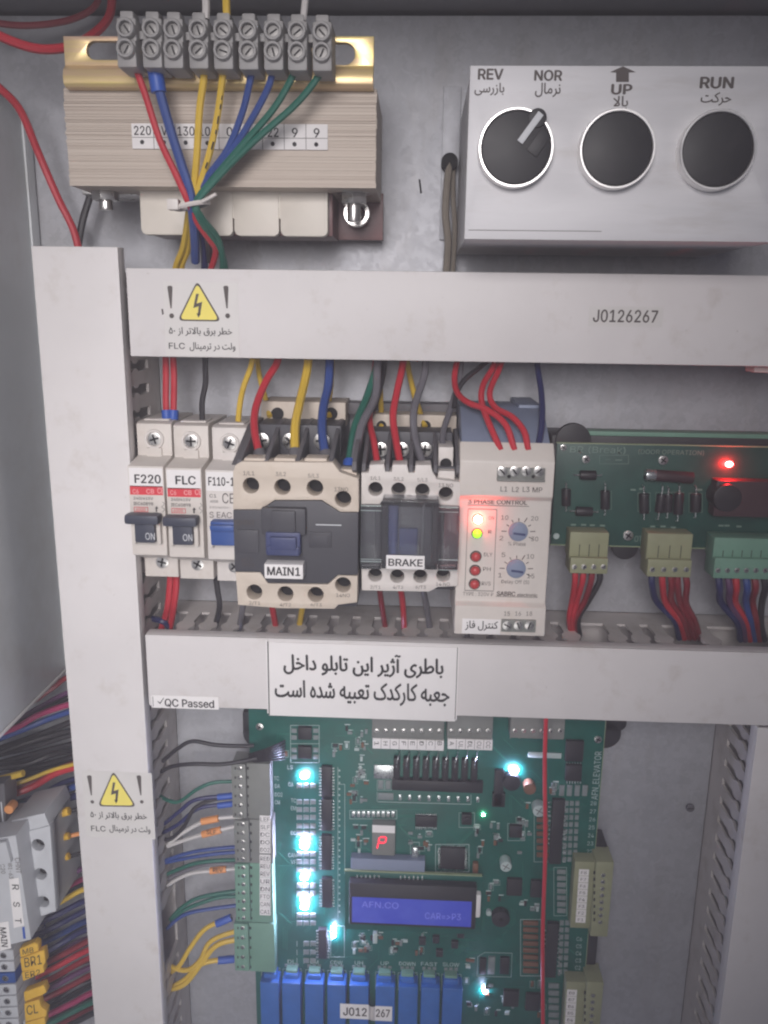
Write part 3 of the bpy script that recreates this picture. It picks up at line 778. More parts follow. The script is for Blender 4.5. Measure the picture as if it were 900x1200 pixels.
def lamp(px, py, mat, r, nm='lamp', rim=None):
    c = P(px, py, yf); p = T3.part(nm, [mat, 'inkg']); p.sphere((c.x, yf - .9, c.z), r, 0, (1, .75, 1)); p.ring((c.x, c.z), r + .5, r - .2, yf - .4, yf + .3, 20, 1); return p
lamp(560, 608.3, 'ledR', 2.0, 'red_lamp').label = 'lit red lamp'
lamp(559, 625, 'ledg', 2.1, 'green_lamp').label = 'lit green lamp'
for px, py in ((557.6, 652), (556.8, 668.3), (556, 684.2)): lamp(px, py, 'ledoff', 2.3, 'red_lamp').label = 'unlit red lamp'
for cx, cy, nums, cap, ca in ((607.5, 623.5, (('10', -16, -17), ('20', 19, -16), ('2', -20, 7), ('30', 19, 8)), '% Phase', (595.5, 635, 616, 639.5)),
                             (605, 667, (('5', -15, -17), ('10', 16.5, -15), ('1', -19, 7), ('15', 17, 8)), 'Delay Off (S)', (587.5, 679.5, 620, 685))):
    k = T3.part('dial', 'bluegrey', label='small blue adjusting dial'); k.pcyl(cx, cy, yf - 1.6, yf, 4.5, 28, .4); k.pcyl(cx, cy, yf - 2.2, yf - 1.5, 3.4, 28, .3)
    pt = T3.part('dial_slot', 'navy', k); c = P(cx, cy, yf)
    pt.box(c.x - 2.6, c.x + 3.0, yf - 2.5, yf - 2.1, c.z - .9, c.z + .1, .05, 0, Matrix.Rotation(.12, 3, 'Y'))
    tk = T3.part('scale_marks', 'inkg')
    for a in range(-25, 206, 29):
        r0, r1 = (5.4, 7.8) if a in (4, 62, 178) or a == -25 else (5.2, 6.6)
        ca_, sa = math.cos(math.radians(a)), math.sin(math.radians(a))
        tk.tube([(c.x + r0 * ca_, yf - .02, c.z + r0 * sa), (c.x + r1 * ca_, yf - .02, c.z + r1 * sa)], .22, 5, smooth=False)
    for s_, dx, dy in nums:
        hw = 2.2 if len(s_) == 1 else 4.2
        tk.text(s_, cx + dx - hw, cy + dy - 2.6, cx + dx + hw, cy + dy + 2.6, yf - .02, .0)
    tk.text(cap, *ca, yf - .02, .0)
pnl('TYPE : 320V P', 542.5, 694, 578, 698.2, .0, le2); le2 = T3.part('lettering', 'inkg'); le2.text('SABRC', 582, 693, 604, 698.5, yf - .02, .04); pnl('electronic', 606, 695.2, 630, 699.2, .02, le2); le2.pbox(581, 699.4, 630, 699.9, yf - .1, yf, 0)
for s_, px in (('15', 594), ('16', 607), ('18', 620)): T3.part('lettering', 'inkg').text(s_, px - 3.3, 716.5, px + 3.5, 721.5, y - .55, .0)
lb = T3.part('name_label', 'paper', label='white label with Persian writing'); lb.pbox(541.5, 725.5, 586.5, 743, y - .9, y - .4, .1)
T3.part('lettering', 'ink', lb).text(farsi('کنترل فاز'), 545, 727.5, 583.5, 739, y - .92, .014)
g = T3.part('terminal_block', 'greyc'); g.pbox(587.5, 726.5, 628, 741, y - 1.4, y + 6, .4)
for k, px in enumerate((594.5, 607.5, 620.5)): screw(T3, P(px, 733.5, y - 1.8), 2.3, g, cross=False, ang=.5 + k * .7)

# ================================================================== TRANSFORMER
TR = Thing('transformer', 'large laminated transformer with a gold bracket, top left of the panel', 'transformer')
core = TR.part('core', 'lamin'); core.pbox(78, 103, 441, 219, -6, 46, .5)
q0 = P(78, 160, -6).x; q1 = P(441, 160, -6).x; zt, zb = P(260, 103, -6).z, P(260, 219, -6).z
random.seed(3)
zz = zt - .6
while zz > zb + .8:    # lamination sheets standing a hair proud of each other
    h_ = random.uniform(.5, 1.5); core.box(q0 - random.uniform(-.5, .3), q1 + random.uniform(-.5, .3), -6 - random.uniform(.05, .45), -5, zz - h_, zz - .12, 0); zz -= h_ + random.uniform(.0, .25)
br = TR.part('mounting_bracket', 'gold', label='yellow zinc plated bracket with two long slots')
zB0, zB1 = P(260, 104, -10).z, P(260, 44, -8).z
xB0, xB1 = P(76, 75, -10).x, P(438, 75, -10).x
def stadium(px0, px1, py0, py1, y, n=10):
    a, b, c, d = rect(px0, py0, px1, py1, y); r = (d - c) / 2; out = []
    for k in range(n + 1): t = -math.pi / 2 + math.pi * k / n; out.append((b - r + r * math.cos(t), c + r + r * math.sin(t)))
    for k in range(n + 1): t = math.pi / 2 + math.pi * k / n; out.append((a + r + r * math.cos(t), c + r + r * math.sin(t)))
    return out
br.holes([(xB0, zB0 + 9), (xB1, zB0 + 9), (xB1, zB1), (xB0, zB1)], [stadium(101, 156, 48, 70, -10), stadium(372, 416, 50, 76, -10)], -10, -7, .3)
br.prof([(-7, zB0 + 9.4), (-10, zB0 + 9.2), (-12.5, zB0 + 7), (-13.5, zB0 + 4), (-13, zB0 + 1.2), (-11.5, zB0), (-6, zB0 - .2), (-6, zB0 + 2), (-10, zB0 + 2.6), (-10.8, zB0 + 4.2), (-9.5, zB0 + 6.5), (-7, zB0 + 7)], xB0, xB1, .3)
ls = TR.part('tap_label', 'paper', label='white strip printed with tap voltages')
ls.pbox(154.5, 145, 384, 175, -7.0, -6.4, .05)
lt = TR.part('lettering', 'ink', ls); ln = TR.part('label_grid', 'inkg', ls); dt = TR.part('terminal_dots', 'ink', ls)
for k, s_ in enumerate(('220', 'V', '130', '100', '0', '18', '22', '9', '9')):
    c0 = 154.5 + 25.5 * k; w_ = 20 if len(s_) == 3 else (13 if len(s_) == 2 else 7)
    dy = .35 * k
    lt.text(s_, c0 + 12.5 - w_ / 2, 147.5 + dy, c0 + 12.5 + w_ / 2, 158.5 + dy, -7.02, .014)
    dt.pcyl(c0 + 12, 166.5 + dy, -7.12, -7, .95, 12, 0)
    if k: ln.pbox(c0 - .3, 145, c0 + .3, 175, -7.08, -7, 0)
ln.pbox(154.5, 161.2, 384, 161.8, -7.12, -7, 0)
bo = TR.part('bobbin', 'bobbin')
zt2 = P(270, 214, 8).z
def tongue(px0, px1, py1, y):
    a, b, c, d = rect(px0, 200, px1, py1, y); r = 2.6; pts = [(a, zt2), (a, c + r)]
    for k in range(6): t = math.pi + math.pi / 2 * k / 5; pts.append((a + r + r * math.cos(t), c + r + r * math.sin(t)))
    for k in range(6): t = 1.5 * math.pi + math.pi / 2 * k / 5; pts.append((b - r + r * math.cos(t), c + r + r * math.sin(t)))
    pts.append((b, zt2)); bo.poly(pts, y, y + 5, .5)
tongue(164, 217.5, 275, 8); tongue(218.5, 272, 276, 8.1); tongue(274, 326.5, 276.5, 8.05); tongue(328.5, 384, 277, 8)
bo.pbox(164, 210, 384, 256, 8.6, 16, .3)
TR.part('winding', 'maroon', label='dark varnished winding behind the white bobbin').pbox(172, 216, 390, 276, 14, 42, 1)
ft = TR.part('foot', 'maroon'); ft.pbox(330, 226, 449, 281, 43, 46, .4)
ft = TR.part('foot', 'metal'); ft.pbox(96, 219, 160, 228, 20, 44, .4)
for px, py in ((123, 228), (415, 232)):
    f = TR.part('bolt', 'metal'); c = P(px, py - 8, 12)
    f.cyl((c.x, 12, c.z), (0, 0, -1), 8.6, 1.2, 20, .2); f.cyl((c.x, 12, c.z - 1.2), (0, 0, -1), 6.4, 4.6, 6, .3); f.cyl((c.x, 12, c.z - 5.6), (0, 0, -1), 3.2, 4.5 if px < 200 else 8, 14, .2)
r_ = TR.part('clamp_ring', 'metal'); c = P(418, 250, 30); r_.ring((c.x, c.z), 6.4, 4.2, 28, 33); r_.cyl((c.x - .5, 24, c.z + .5), (0, 1, 0), 3, 18, 12, .2)

# ---- screw terminal strip hanging in front of the bracket
TS = Thing('terminal_strip', 'frosted nine pole screw terminal strip in front of the gold bracket', 'terminal strip')
for k, px in enumerate((148, 178, 203, 232.5, 261.5, 291, 320.5, 348.5, 377.5)):
    dy = .55 * k; y = -34
    tp = TS.part('terminal', 'nylon')
    hw = 11.6
    tp.pbox(px - hw, 46 + dy, px + hw, 79 + dy, y + 1, y + 17, 1.1); tp.pbox(px - hw, 20 + dy, px + hw, 50 + dy, y + 2, y + 17, 1.1)
    tp.pbox(px - 8, 12 + dy, px + 8, 24 + dy, y + 6, y + 14, 1)
    if k < 8: tp.pbox(px + hw - 2, 36 + dy, px + hw + 10, 46 + dy, y + 6, y + 14, .4)
    for py in (33 + dy, 57 + dy):
        c = P(px - .5, py, y); tp.ring((c.x, c.z), 3.7, 2.5, y - 1.5, y + 4, 22)
        screw(TS, Vector((c.x, y + .6, c.z)), 2.4, tp, cross=False, ang=random.uniform(.3, 2.6), mat='dull')

# ================================================================== CONTROL BOX
CB = Thing('control_box', 'steel push button box with one selector and two black buttons, upper right', 'control box')
y = -40
x0, x1 = P(547.5, 180, y).x, P(906, 180, y).x + 8
z0, z1 = P(720, 282, y).z, P(720, 77, y).z
fpl = CB.part('face_plate', 'steel')
BT = ((603, 176, 'sel'), (720, 177.5, 'b'), (836, 178.5, 'b'))
fpl.holes([(x0, z0), (x1, z0), (x1, z1), (x0, z1)], [circ(q[0], q[1], y, 11.2, 32) for q in BT], y, y + 1.6, .3)
bx = CB.part('box', 'steel')
for q in ((x0 + .6, x0 + 2, y + 1.6, PL - 1, z0 + .6, z1 - .6), (x1 - 2, x1 - .6, y + 1.6, PL - 1, z0 + .6, z1 - .6), (x0 + 2, x1 - 2, y + 1.6, PL - 1, z0 + .6, z0 + 2), (x0 + 2, x1 - 2, y + 1.6, PL - 1, z1 - 2, z1 - .6)):
    bx.box(*q, .2)
for px, py, kd in BT:
    c = P(px, py, y); b = CB.part('selector_switch' if kd == 'sel' else 'push_button', 'cap')
    b.cyl((c.x, y - 5.2, c.z), (0, 1, 0), 13.6, 12, 48, .7)
    rg = CB.part('bezel_ring', 'chrome', b); rg.ring((c.x, c.z), 14.9, 13.75, y - 5.7, y, 56)
    if kd == 'sel':
        a = math.radians(54); d = Vector((math.cos(a), 0, math.sin(a))); rot = Matrix.Rotation(-a, 3, 'Y')
        h_ = CB.part('selector_handle', 'cap', b); m = Vector((c.x, 0, c.z)) + d * 2
        h_.box(m.x + 3, m.x + 12.4, y - 5.7, y - 4, m.z - 2.6, m.z + 2.6, .4, 0, rot)
        h_.cyl((c.x + d.x * 13.4, y - 6.2, c.z + d.z * 13.4), (0, 1, 0), 3.6, 8, 20, .6)
        pt = CB.part('pointer_mark', 'inkl', b); m = Vector((c.x, 0, c.z)) + d * 8.8
        pt.box(m.x - 6.6, m.x + 6.6, y - 6.5, y - 5.9, m.z - 1.3, m.z + 1.3, .3, 0, rot)
le = CB.part('lettering', 'inkg')
for s_, q, bo_ in (('REV', (560, 80.5, 590, 93.5), .035), ('NOR', (626, 82, 659, 95), .035), ('UP', (716, 98.5, 741, 111), .04), ('RUN', (820, 90, 860, 104), .04)):
    le.text(s_, *q, y - .02, bo_)
for s_, q in (('بازرسی', (556, 97, 591, 112)), ('نرمال', (627, 97, 657, 114)), ('بالا', (718, 112.5, 736, 128)), ('حرکت', (821, 108, 857, 124))):
    le.text(farsi(s_), *q, y - .02, .012)
CB.part('arrow', 'inkg').ppoly([(730, 77.6), (745, 84.5), (737, 85), (737, 96), (722, 96), (722, 85), (715, 84.5)], y - .12, y, 0)
CB.part('scored_line', 'inkg').pbox(549, 270, 705, 270.7, y - .08, y, 0)

# ---- plate fittings beside the box
p = single('cable_sleeve', 'w_tan', 'tan cable stub with a dark grommet hanging left of the push button box', 'cable')
p.tube([P(527, 190, 48), P(524, 215, 46), P(522, 250, 46), P(525, 285, 44), P(522, 330, 40)], 1.9, 8)
p.tube([P(531, 188, 50), P(531, 230, 50), P(533, 270, 48), P(530, 330, 44)], 1.3, 8)
p.mats.append('dark'); p.pcyl(527, 189, 46, 56, 4.2, 18, .4, 1)
t = Thing('cover_strip', 'narrow upright galvanised strip on the plate left of the push button box', 'metal strip')
t.part('cover_strip', 'plate').pbox(517.5, 101, 538, 281, 57.4, 59.8, .4)
p = single('scratch_mark', 'dark', 'short dark scratch on the bare plate between transformer and push button box', 'scratch')
p.ppoly([(490.5, 210), (492.5, 210), (494.5, 226), (492.5, 227)], 59.6, 59.9, 0)

# ================================================================== DRIVE HOUSING (far left)
XH = P(66, 450, PL).x - 3
DH = Thing('drive_housing', 'grey sheet metal housing along the left edge of the panel', 'housing')
pts = [PX(57, 150, XH), PX(20, 112, XH), PX(-30, 108, XH), PX(-34, 905, XH), PX(0, 868, XH), PX(75, 787, XH)]
pts = [(p_.y, p_.z) for p_ in pts]
yb_ = 58
pts[0] = (yb_, pts[0][1]); pts[-1] = (yb_, pts[-1][1]); zbot = pts[-1][1]
pts[3] = (-180, zbot); pts[4] = (-60, zbot); pts[2] = (-180, max(pts[1][1], pts[2][1])); pts[1] = (min(pts[1][0], 30), pts[1][1])
DH.part('side_panel', 'housing').prof(pts, XH - 1.5, XH, .3)
DH.part('body', 'housing').box(XH - 70, XH - 1.6, -178, yb_, zbot + 1.5, pts[1][1] - 6, .6)
lip = DH.part('edge_flange', 'duct'); lip.box(XH + .1, XH + 1.2, -178, yb_ - .5, zbot - .3, zbot + 1.3, .3)
DH.part('back_flange', 'housing').box(XH, XH + 1.2, yb_ - 9, yb_, zbot + 2, pts[0][1] - 2, .3)

# ================================================================== RELAY OUTPUT BOARD (right)
RB = Thing('relay_board', 'green diode board right of the phase relay, with a lit red lamp', 'circuit board')
y = 18
x0 = P(649, 580, y).x; z1, z0 = P(700, 520.5, y).z, P(700, 639, y).z
bd = RB.part('board', ['pcbd', 'pcbe']); bd.box(x0, 235, y, y + 1.6, z0, z1, .1)
bd.box(x0 - .3, 235, y - .1, y + 1.7, z1, z1 + .5, 0, 1); bd.box(x0 - .3, 235, y - .1, y + 1.7, z0 - .5, z0, 0, 1)
ca = RB.part('carrier', 'black', label='black snap on board carrier'); ca.box(x0 - 2.5, 235, y + 3, 50, z0 + 4, z1 + 4, 1.5)
ca.pcyl(672, 517, y + 1.7, y + 6, 9, 24, .8)
ca.pcyl(733, 641, y + 1.8, y + 6, 7, 24, .8)
RB.part('carrier_rim', 'green').box(P(672, 512, y).x, 235, y + 4, y + 14, z1 + 3, z1 + 6, .4)
sk = RB.part('silkscreen', 'silkd')
def sline(p, pts, y, r=.13):
    p.tube([P(a, b, y - .02) for a, b in pts], r, 4, smooth=False)
def sbox(p, a, b, c, d, y, r=.13):
    for q in (((a, b), (c, b)), ((c, b), (c, d)), ((c, d), (a, d)), ((a, d), (a, b))): sline(p, q, y, r)
le = RB.part('lettering', 'silkd')
le.text('BR (Break)', 668, 523, 733, 532, y - .02, .0)
le.text('(DOOR OPERATION)', 748, 527, 825, 533.5, y - .02, .0)
sbox(sk, 702.5, 533.5, 736.5, 543.5, y); sline(sk, [(709, 538.5), (715, 538.5)], y); sline(sk, [(721, 539), (729, 539)], y, .3)
sbox(sk, 747.5, 577.5, 762, 599.5, y); sbox(sk, 768.5, 577, 801, 600, y); sbox(sk, 807.5, 578, 823, 600.5, y); sbox(sk, 704.5, 575.5, 716.5, 597, y)
random.seed(5)
for x_, yy in ((672, 615), (684, 615), (694, 615.5), (706, 616), (765, 617), (777, 617), (789, 618), (845, 616), (852, 616), (866, 617), (742, 574), (752, 573), (820, 574)):
    sk.pbox(x_ - 3, yy - 1, x_ + 3, yy + 1, y - .08, y, 0)
le.text('OT', 743.5, 628, 752.5, 635, y - .02, 0)
def axial(px0, py0, px1, py1, r, body='chip', frac=.55):
    """wire ended component lying on the board"""
    a, b = P(px0, py0, y - r - .4), P(px1, py1, y - r - .4)
    t = RB.part('diode', body); d = b - a; m = (a + b) / 2
    t.cyl(m - d * frac / 2, d, r, d.length * frac, 16, .3)
    ld = RB.part('lead', 'solder', t)
    for e, s_ in ((a, 1), (b, -1)):
        ld.tube([m - d * s_ * frac / 2, e + d * s_ * .03, Vector((e.x, y, e.z))], .32, 6, smooth=False)
axial(672, 556.5, 706, 557, 2.4); axial(663.5, 565, 663.5, 600, 2.3); axial(709.5, 566, 709, 605, 2.3); axial(667, 598.5, 702, 600, 2.4)
axial(754.5, 569, 755, 610, 2.4); axial(777, 569, 771, 610, 2.3, frac=.5); axial(783.5, 571, 782, 608, 2.3); axial(796.5, 568, 794, 612, 2.4); axial(816, 570, 815, 608, 2.6)
t = RB.part('fuse', 'dmaroon'); a, b = P(756, 556, y - 3), P(812, 560, y - 3); t.cyl(a, b - a, 2.9, (b - a).length, 18, .4)
RB.part('fuse_cap', 'solder', t).cyl(a, b - a, 3.05, 5, 18, .3)
t = RB.part('relay_block', 'dmaroon'); t.pbox(838, 564, 910, 606, y - 9, y, .8)
t = RB.part('capacitor', 'chip'); t.pcyl(853, 584, y - 12, y, 7, 24, .8)
for q in (((687, 538.5), 2.0), ((777.5, 539.5), 2.4), ((736.5, 628), 2.6), ((660.5, 524.5), 1.6)):
    screw(RB, P(*q[0], y - 1.2), q[1], ang=.6)
c = P(652, 628.5, y - .8); RB.part('standoff', 'silk').cyl((c.x, y - .8, c.z), (0, 1, 0), 1.6, .8, 16, .2)
l_ = RB.part('red_lamp', 'ledr', label='bright lit red lamp'); c = P(854.5, 544, y - 2.6); l_.sphere((c.x, c.y, c.z), 1.5, 0, (1.3, .8, 1))
def plug(th, mat, px0, px1, py0, pym, py1, n, y, lab=None):
    p = th.part('plug_connector', mat, label=lab); p.pbox(px0, py0, px1, pym, y - 12, y - .2, .5)
    pl = th.part('plug', mat, p); pl.pbox(px0 + .6, pym - 1, px1 - .6, py1, y - 15, y - 1, .7)
    step = (px1 - px0) / n
    for k in range(n):
        c = P(px0 + step * (k + .5), pym + (py1 - pym) * .55, y - 15.3); screw(th, c, 1.35, pl, cross=False, ang=random.uniform(0, 3))
        w_ = th.part('wire_entry', 'dark', pl); a, b, c_, d = rect(px0 + step * k + step * .25, py1 - 2, px0 + step * (k + 1) - step * .25, py1 - .3, y - 15); w_.box(a, b, y - 12, y - 6, c_ - .4, d - .4, 0)
        if k: th.part('groove', 'dark', p).pbox(px0 + step * k - .4, py0 + 14, px0 + step * k + .4, pym, y - 12.08, y - 11.9, 0)
plug(RB, 'olive', 667.5, 713, 624, 655, 672.5, 4, y, 'olive four way plug connector')
plug(RB, 'olive', 758, 811, 625.5, 657, 676.5, 4, y, 'olive four way plug connector')
plug(RB, 'green', 836, 925, 631, 656, 679, 8, y, 'green eight way plug connector')

# ================================================================== MAIN CONTROL BOARD
MB = Thing('control_board', 'large green elevator control board with lit white lamps and a blue display', 'circuit board')
y = 36
xa_, xb_ = P(293, 900, y).x, P(707, 877, y).x
zT, zB = P(500, 838, y).z, P(500, 1260, y).z
bd = MB.part('board', ['pcb', 'pcbe']); bd.box(xa_, xb_, y, y + 1.6, zB, zT, .1); bd.box(xb_, xb_ + .35, y - .05, y + 1.65, zB, zT, 0, 1)
ca = MB.part('carrier', 'black', label='black board carrier with rounded corners')
ca.box(xa_ + 1, xb_ - 2, y + 3, 58, zB, zT + 6, 2)
for px, py in ((303, 860), (709, 860)):
    c = P(px, py, y + 2); ca.cyl((c.x, y + 1.8, c.z), (0, 1, 0), 9.5, 14, 28, 1.5); ca.box(c.x - 9.5, c.x + 9.5, y + 1.8, y + 16, c.z, c.z + 14, 2)
c = P(726, 851, y); ca.cyl((c.x, y + 3, c.z), (0, 1, 0), 5, 12, 20, 1)
ca.pbox(694, 990, 711, 1014, y + 2, y + 18, 1); ca.pbox(684, 1088, 700, 1146, y + 2, y + 18, 2)
for px, py in ((304, 852), (701, 867)): screw(MB, P(px, py, y - 1), 2.2, ang=.5)
sk = MB.part('silkscreen', 'silk')
le = MB.part('lettering', 'silk')
random.seed(11)

def comp(nm, mat, a, b, c, d, h, bev=.25, par=None, lab=None):
    p = MB.part(nm, mat, par, lab); p.pbox(a, b, c, d, y - h, y, bev); return p
def pins(par, a, b, c, d, n, vertical, h=1.0, w_=.5):
    """two rows of solder pins on the long sides of a package"""
    p = MB.part('pins', 'solder', par)
    for k in range(n):
        t = (k + .5) / n
        if vertical:
            for px, s_ in ((a, -1), (c, 1)): p.pbox(px - 1.6 + s_ * 1.2, b + (d - b) * t - w_, px + 1.6 + s_ * 1.2, b + (d - b) * t + w_, y - h, y, .1)
        else:
            for py, s_ in ((b, -1), (d, 1)): p.pbox(a + (c - a) * t - w_, py - 1.6 + s_ * 1.2, a + (c - a) * t + w_, py + 1.6 + s_ * 1.2, y - h, y, .1)

# -- left input connectors
def block(px0, px1, py0, py1, mat, n, hx, lab):
    p = MB.part('input_connector', mat, label=lab); p.pbox(hx[0], py0, hx[1], py1, y - 9, y, .6)
    pl = MB.part('plug', mat, p); pl.pbox(px0, py0 + 1, px1, py1 - 1, y - 12, y + 3, .7)
    for k in range(n):
        py = py0 + (py1 - py0) * (k + .5) / n
        c = P(px0 + 9.5 + .6 * k / n, py, y - 12.3); screw(MB, c, 1.3, pl, cross=False, ang=random.uniform(0, 3))
        e = MB.part('wire_entry', 'dark', pl); e.pbox(px0 + 3.5, py - 1.4, px0 + 5, py + 1.4, y - 12.1, y - 11.9, 0)
        e.pbox(px1 + .6, py - 1.5, px1 + 3, py + 1.5, y - 9.1, y - 8.9, 0)
block(271.5, 288.5, 895, 960, 'greyc', 6, (289, 317), 'grey six way input connector')
block(274.5, 292, 961, 1012, 'greyc', 5, (290, 320), 'grey five way input connector')
block(275.5, 292.5, 1012, 1081, 'green', 7, (292, 320), 'green seven way input connector')
block(274.5, 291.5, 1082, 1139, 'green', 5, (292, 322), 'green five way input connector')
lb = MB.part('input_labels', 'paper', label='column of small white terminal labels')
for k, s_ in enumerate(('LEF', 'SLF', 'DC', 'DO', 'DO2', 'RED', 'REU', 'REV', 'UR', 'DN', 'FTO', 'CAN', 'CA1')):
    a = 956 + 8.9 * k + (1.5 if k > 4 else 0)
    lb.pbox(304.3, a, 317, a + 8.3, y - 9.3, y - 9, 0)
    MB.part('lettering', 'ink', lb).text(s_, 305.3, a + 1.8, 316, a + 6.6, y - 9.32, .0)
le_ = [('TC', 321, 912), ('DA', 322, 921), ('DO2', 322, 931), ('CM', 322, 940), ('LS', 337, 899), ('TC', 341, 938), ('EM', 341, 947), ('DC', 341, 976), ('CAN', 338, 1002), ('VF', 341, 1010), ('DA', 338, 919)]
for s_, a, b in le_: le.text(s_, a, b - 2.4, a + (6 if len(s_) == 2 else 9), b + 2.4, y - .02, .0)

# -- relays along the bottom
for k, (a, c) in enumerate(((306, 327.5), (331, 352.5), (357.5, 379), (383.5, 405), (409.5, 431.5), (439.5, 462), (466, 488.5), (492, 514), (517, 540))):
    b_ = 1148.5 + .9 * k
    p = MB.part('output_relay', 'relay', label='blue output relay'); p.pbox(a, b_ + 3, c, 1260, y - 10, y, .7); p.pbox(a + 3, b_ - 7, c - 3, b_ + 8, y - 6.5, y, .7)
    tp = MB.part('relay_socket', 'green', p); tp.pbox(a + 4, b_ - 12, c - 4, b_ - 4, y - 5, y, .5)
    sbox(sk, a + .6, b_ - 14, c + .4, b_ + 6, y, .16)
    s_ = ('UL', 'DL', 'CM', 'CDW', 'UH', 'UP', 'DOWN', 'FAST', 'SLOW')[k]; hw = 2.4 * len(s_)
    le.text(s_, (a + c) / 2 - hw, 1124 + .5 * k, (a + c) / 2 + hw, 1128.4 + .5 * k, y - .02, .0)
    for q in range(3):
        comp('chip_resistor', 'smd', (a + c) / 2 - 8 + 6 * q, 1129.5 + .6 * k, (a + c) / 2 - 4 + 6 * q, 1133 + .6 * k, .5, .1)
nb = MB.part('number_label', 'paper', label='white paper strip printed J0126267 with a crease across two relays')
yy = y - 10.3
nb.pbox(398.5, 1177, 432, 1194, yy, yy + .25, 0); nb.pbox(439.5, 1179.5, 459.5, 1196.5, yy, yy + .25, 0)
A0, A1, A2, A3 = P(432, 1177.8, yy), P(435.6, 1180, yy + 6), P(435.6, 1196, yy + 6), P(432, 1194.8, yy)
B0, B3 = P(439.5, 1179.5, yy), P(439.5, 1196.5, yy)
t_b = bmesh.new(); V = [t_b.verts.new(v) for v in (A0, A1, A2, A3, B0, B3)]
t_b.faces.new((V[0], V[3], V[2], V[1])); t_b.faces.new((V[1], V[2], V[5], V[4])); nb._merge(t_b, 0, 0)
l_ = MB.part('lettering', 'inkg', nb); l_.text('J012', 402, 1180.5, 430, 1190.5, yy - .02, .03); l_.text('267', 440.5, 1182.5, 457, 1192, yy - .02, .03)

# -- lamps
def led(px, py, mat, sx, sz, lab, h=1.2):
    p = MB.part('lamp', mat, label=lab); c = P(px, py, y - h); p.sphere((c.x, y - h, c.z), 1, 0, (sx, .55, sz)); return p
for py in (909.5, 986, 992, 1028.5, 1054, 1063): led(356.5, py, 'ledw', 2.3, 1.5, 'lit white lamp')
for py in (1088.5, 1097.5): led(391, py, 'ledw', .8, .6, 'small lit white lamp')
led(602.5, 903, 'ledw', 2.5, 1.6, 'lit white lamp'); led(566.5, 955, 'ledG', 1.0, .8, 'lit pale green lamp'); led(567.5, 1162.5, 'ledw', .9, .7, 'small lit white lamp')

# -- resistor ladder beside the lamps
for k, py in enumerate([921, 940, 949, 958, 968, 976, 1001, 1010, 1019, 1038, 1047, 1073, 1082, 1106, 1116, 1126]):
    for a in (348, 356, 364):
        if py < 1090 or a > 350: comp('chip_resistor', 'smd', a, py - 2.6, a + 6, py + 2.6, .6, .12)
        sk.pbox(a - .3, py - 3.2, a + .3, py + 3.2, y - .06, y, 0)
for (a, b, c, d, n) in ((376.5, 899, 389, 934, 10), (376.5, 937, 389, 974, 10), (376.5, 980, 388.5, 1020, 12), (377, 1030, 389, 1064, 10), (373, 1090, 383, 1124, 10)):
    p = comp('input_chip', 'chip', a, b, c, d, 3.0, .4); pins(p, a, b, c, d, n, True)
sline(sk, [(396, 899), (396, 1075)], y, .16); sline(sk, [(404, 919), (404, 1024)], y, .18); sline(sk, [(396, 919), (404, 919)], y, .16)
for k in range(24): sk.pbox(396.8, 902 + 7.2 * k, 398.6, 904 + 7.2 * k, y - .06, y, 0)
sbox(sk, 387.5, 1085, 403.5, 1121.5, y, .16)
sbox(sk, 340.5, 850, 374, 893.5, y, .18); sline(sk, [(340.5, 871.5), (374, 871.5)], y, .16)
for b_ in (851, 873.5):
    p = comp('opto_chip', 'chip', 349, b_ + 2, 365, b_ + 16, 2.6, .4)
    for px in (344.5, 370):
        for dy in (3, 11): comp('chip_resistor', 'smd', px - 3, b_ + dy, px + 3, b_ + dy + 5, .6, .12)
# -- top connectors
def top_block(a, c, n, lets):
    p = MB.part('output_connector', 'greyc', label='grey screw connector along the top edge'); p.pbox(a, 838, c, 866, y - 10, y, .6)
    st = (c - a) / n
    for k in range(n):
        screw(MB, P(a + st * (k + .5), 856.5, y - 10.3), 1.35, p, cross=False, ang=random.uniform(0, 3))
        p.pbox(a + st * k - .3, 862, a + st * k + .3, 866, y - 10.2, y - 9, 0)
    if lets:
        q = MB.part('connector_labels', 'paper', p); q.pbox(a + .6, 866.6, c - .4, 878.6, y - 8, y - .2, .2)
        for k, s_ in enumerate(lets):
            MB.part('lettering', 'ink', q).text(s_, a + st * (k + .5) - 2.6, 868.8, a + st * (k + .5) + 2.6, 868.8 + (4.6 if len(s_) == 1 else 8), y - 8.02, .0, rot=90)
            if k: MB.part('label_line', 'inkg', q).pbox(a + st * k - .25, 867, a + st * k + .25, 878, y - 8.05, y - 8, 0)
top_block(436, 520.5, 8, ('1', 'H', 'G', 'F', 'E', 'D', 'C', 'B'))
top_block(524, 577.5, 5, ('A', 'UL', 'DL', 'CU', 'CC'))
top_block(598, 662, 6, None)
comp('connector_foot', 'silk', 619, 882.5, 658, 888.5, 1.0)
# -- diode row under the top connectors
comp('terminal_bed', 'chip', 459, 915.5, 566, 928, 3.5, .5)
for k in range(9):
    a = 461 + 11.4 * k
    p = comp('power_diode', 'chip', a, 889 + .3 * k, a + 7.5, 914 + .3 * k, 4.2, .8)
    ld = MB.part('lead', 'solder', p); ld.tube([P(a + 3.7, 900, y - 4.4), P(a + 4.6, 892, y - 4.8), P(a + 6.5, 885, y - 3), P(a + 7.5, 880, y)], .4, 6)
    comp('solder_pad', 'solder', a + 6, 931.5 + .3 * k, a + 9.5, 938 + .3 * k, .3, .1)
sline(sk, [(443, 939.5), (552, 942.5)], y, .2); sline(sk, [(442, 928), (442, 939.5)], y, .14); sline(sk, [(552, 931), (552, 942)], y, .14)
p = comp('heat_tab', 'solder', 438, 897, 463, 913, 1.2, .4)
for a in (443, 452): comp('chip_resistor', 'smd', a, 915, a + 6, 925, .7, .12); sbox(sk, a - 1, 914, a + 7, 926, y, .12)
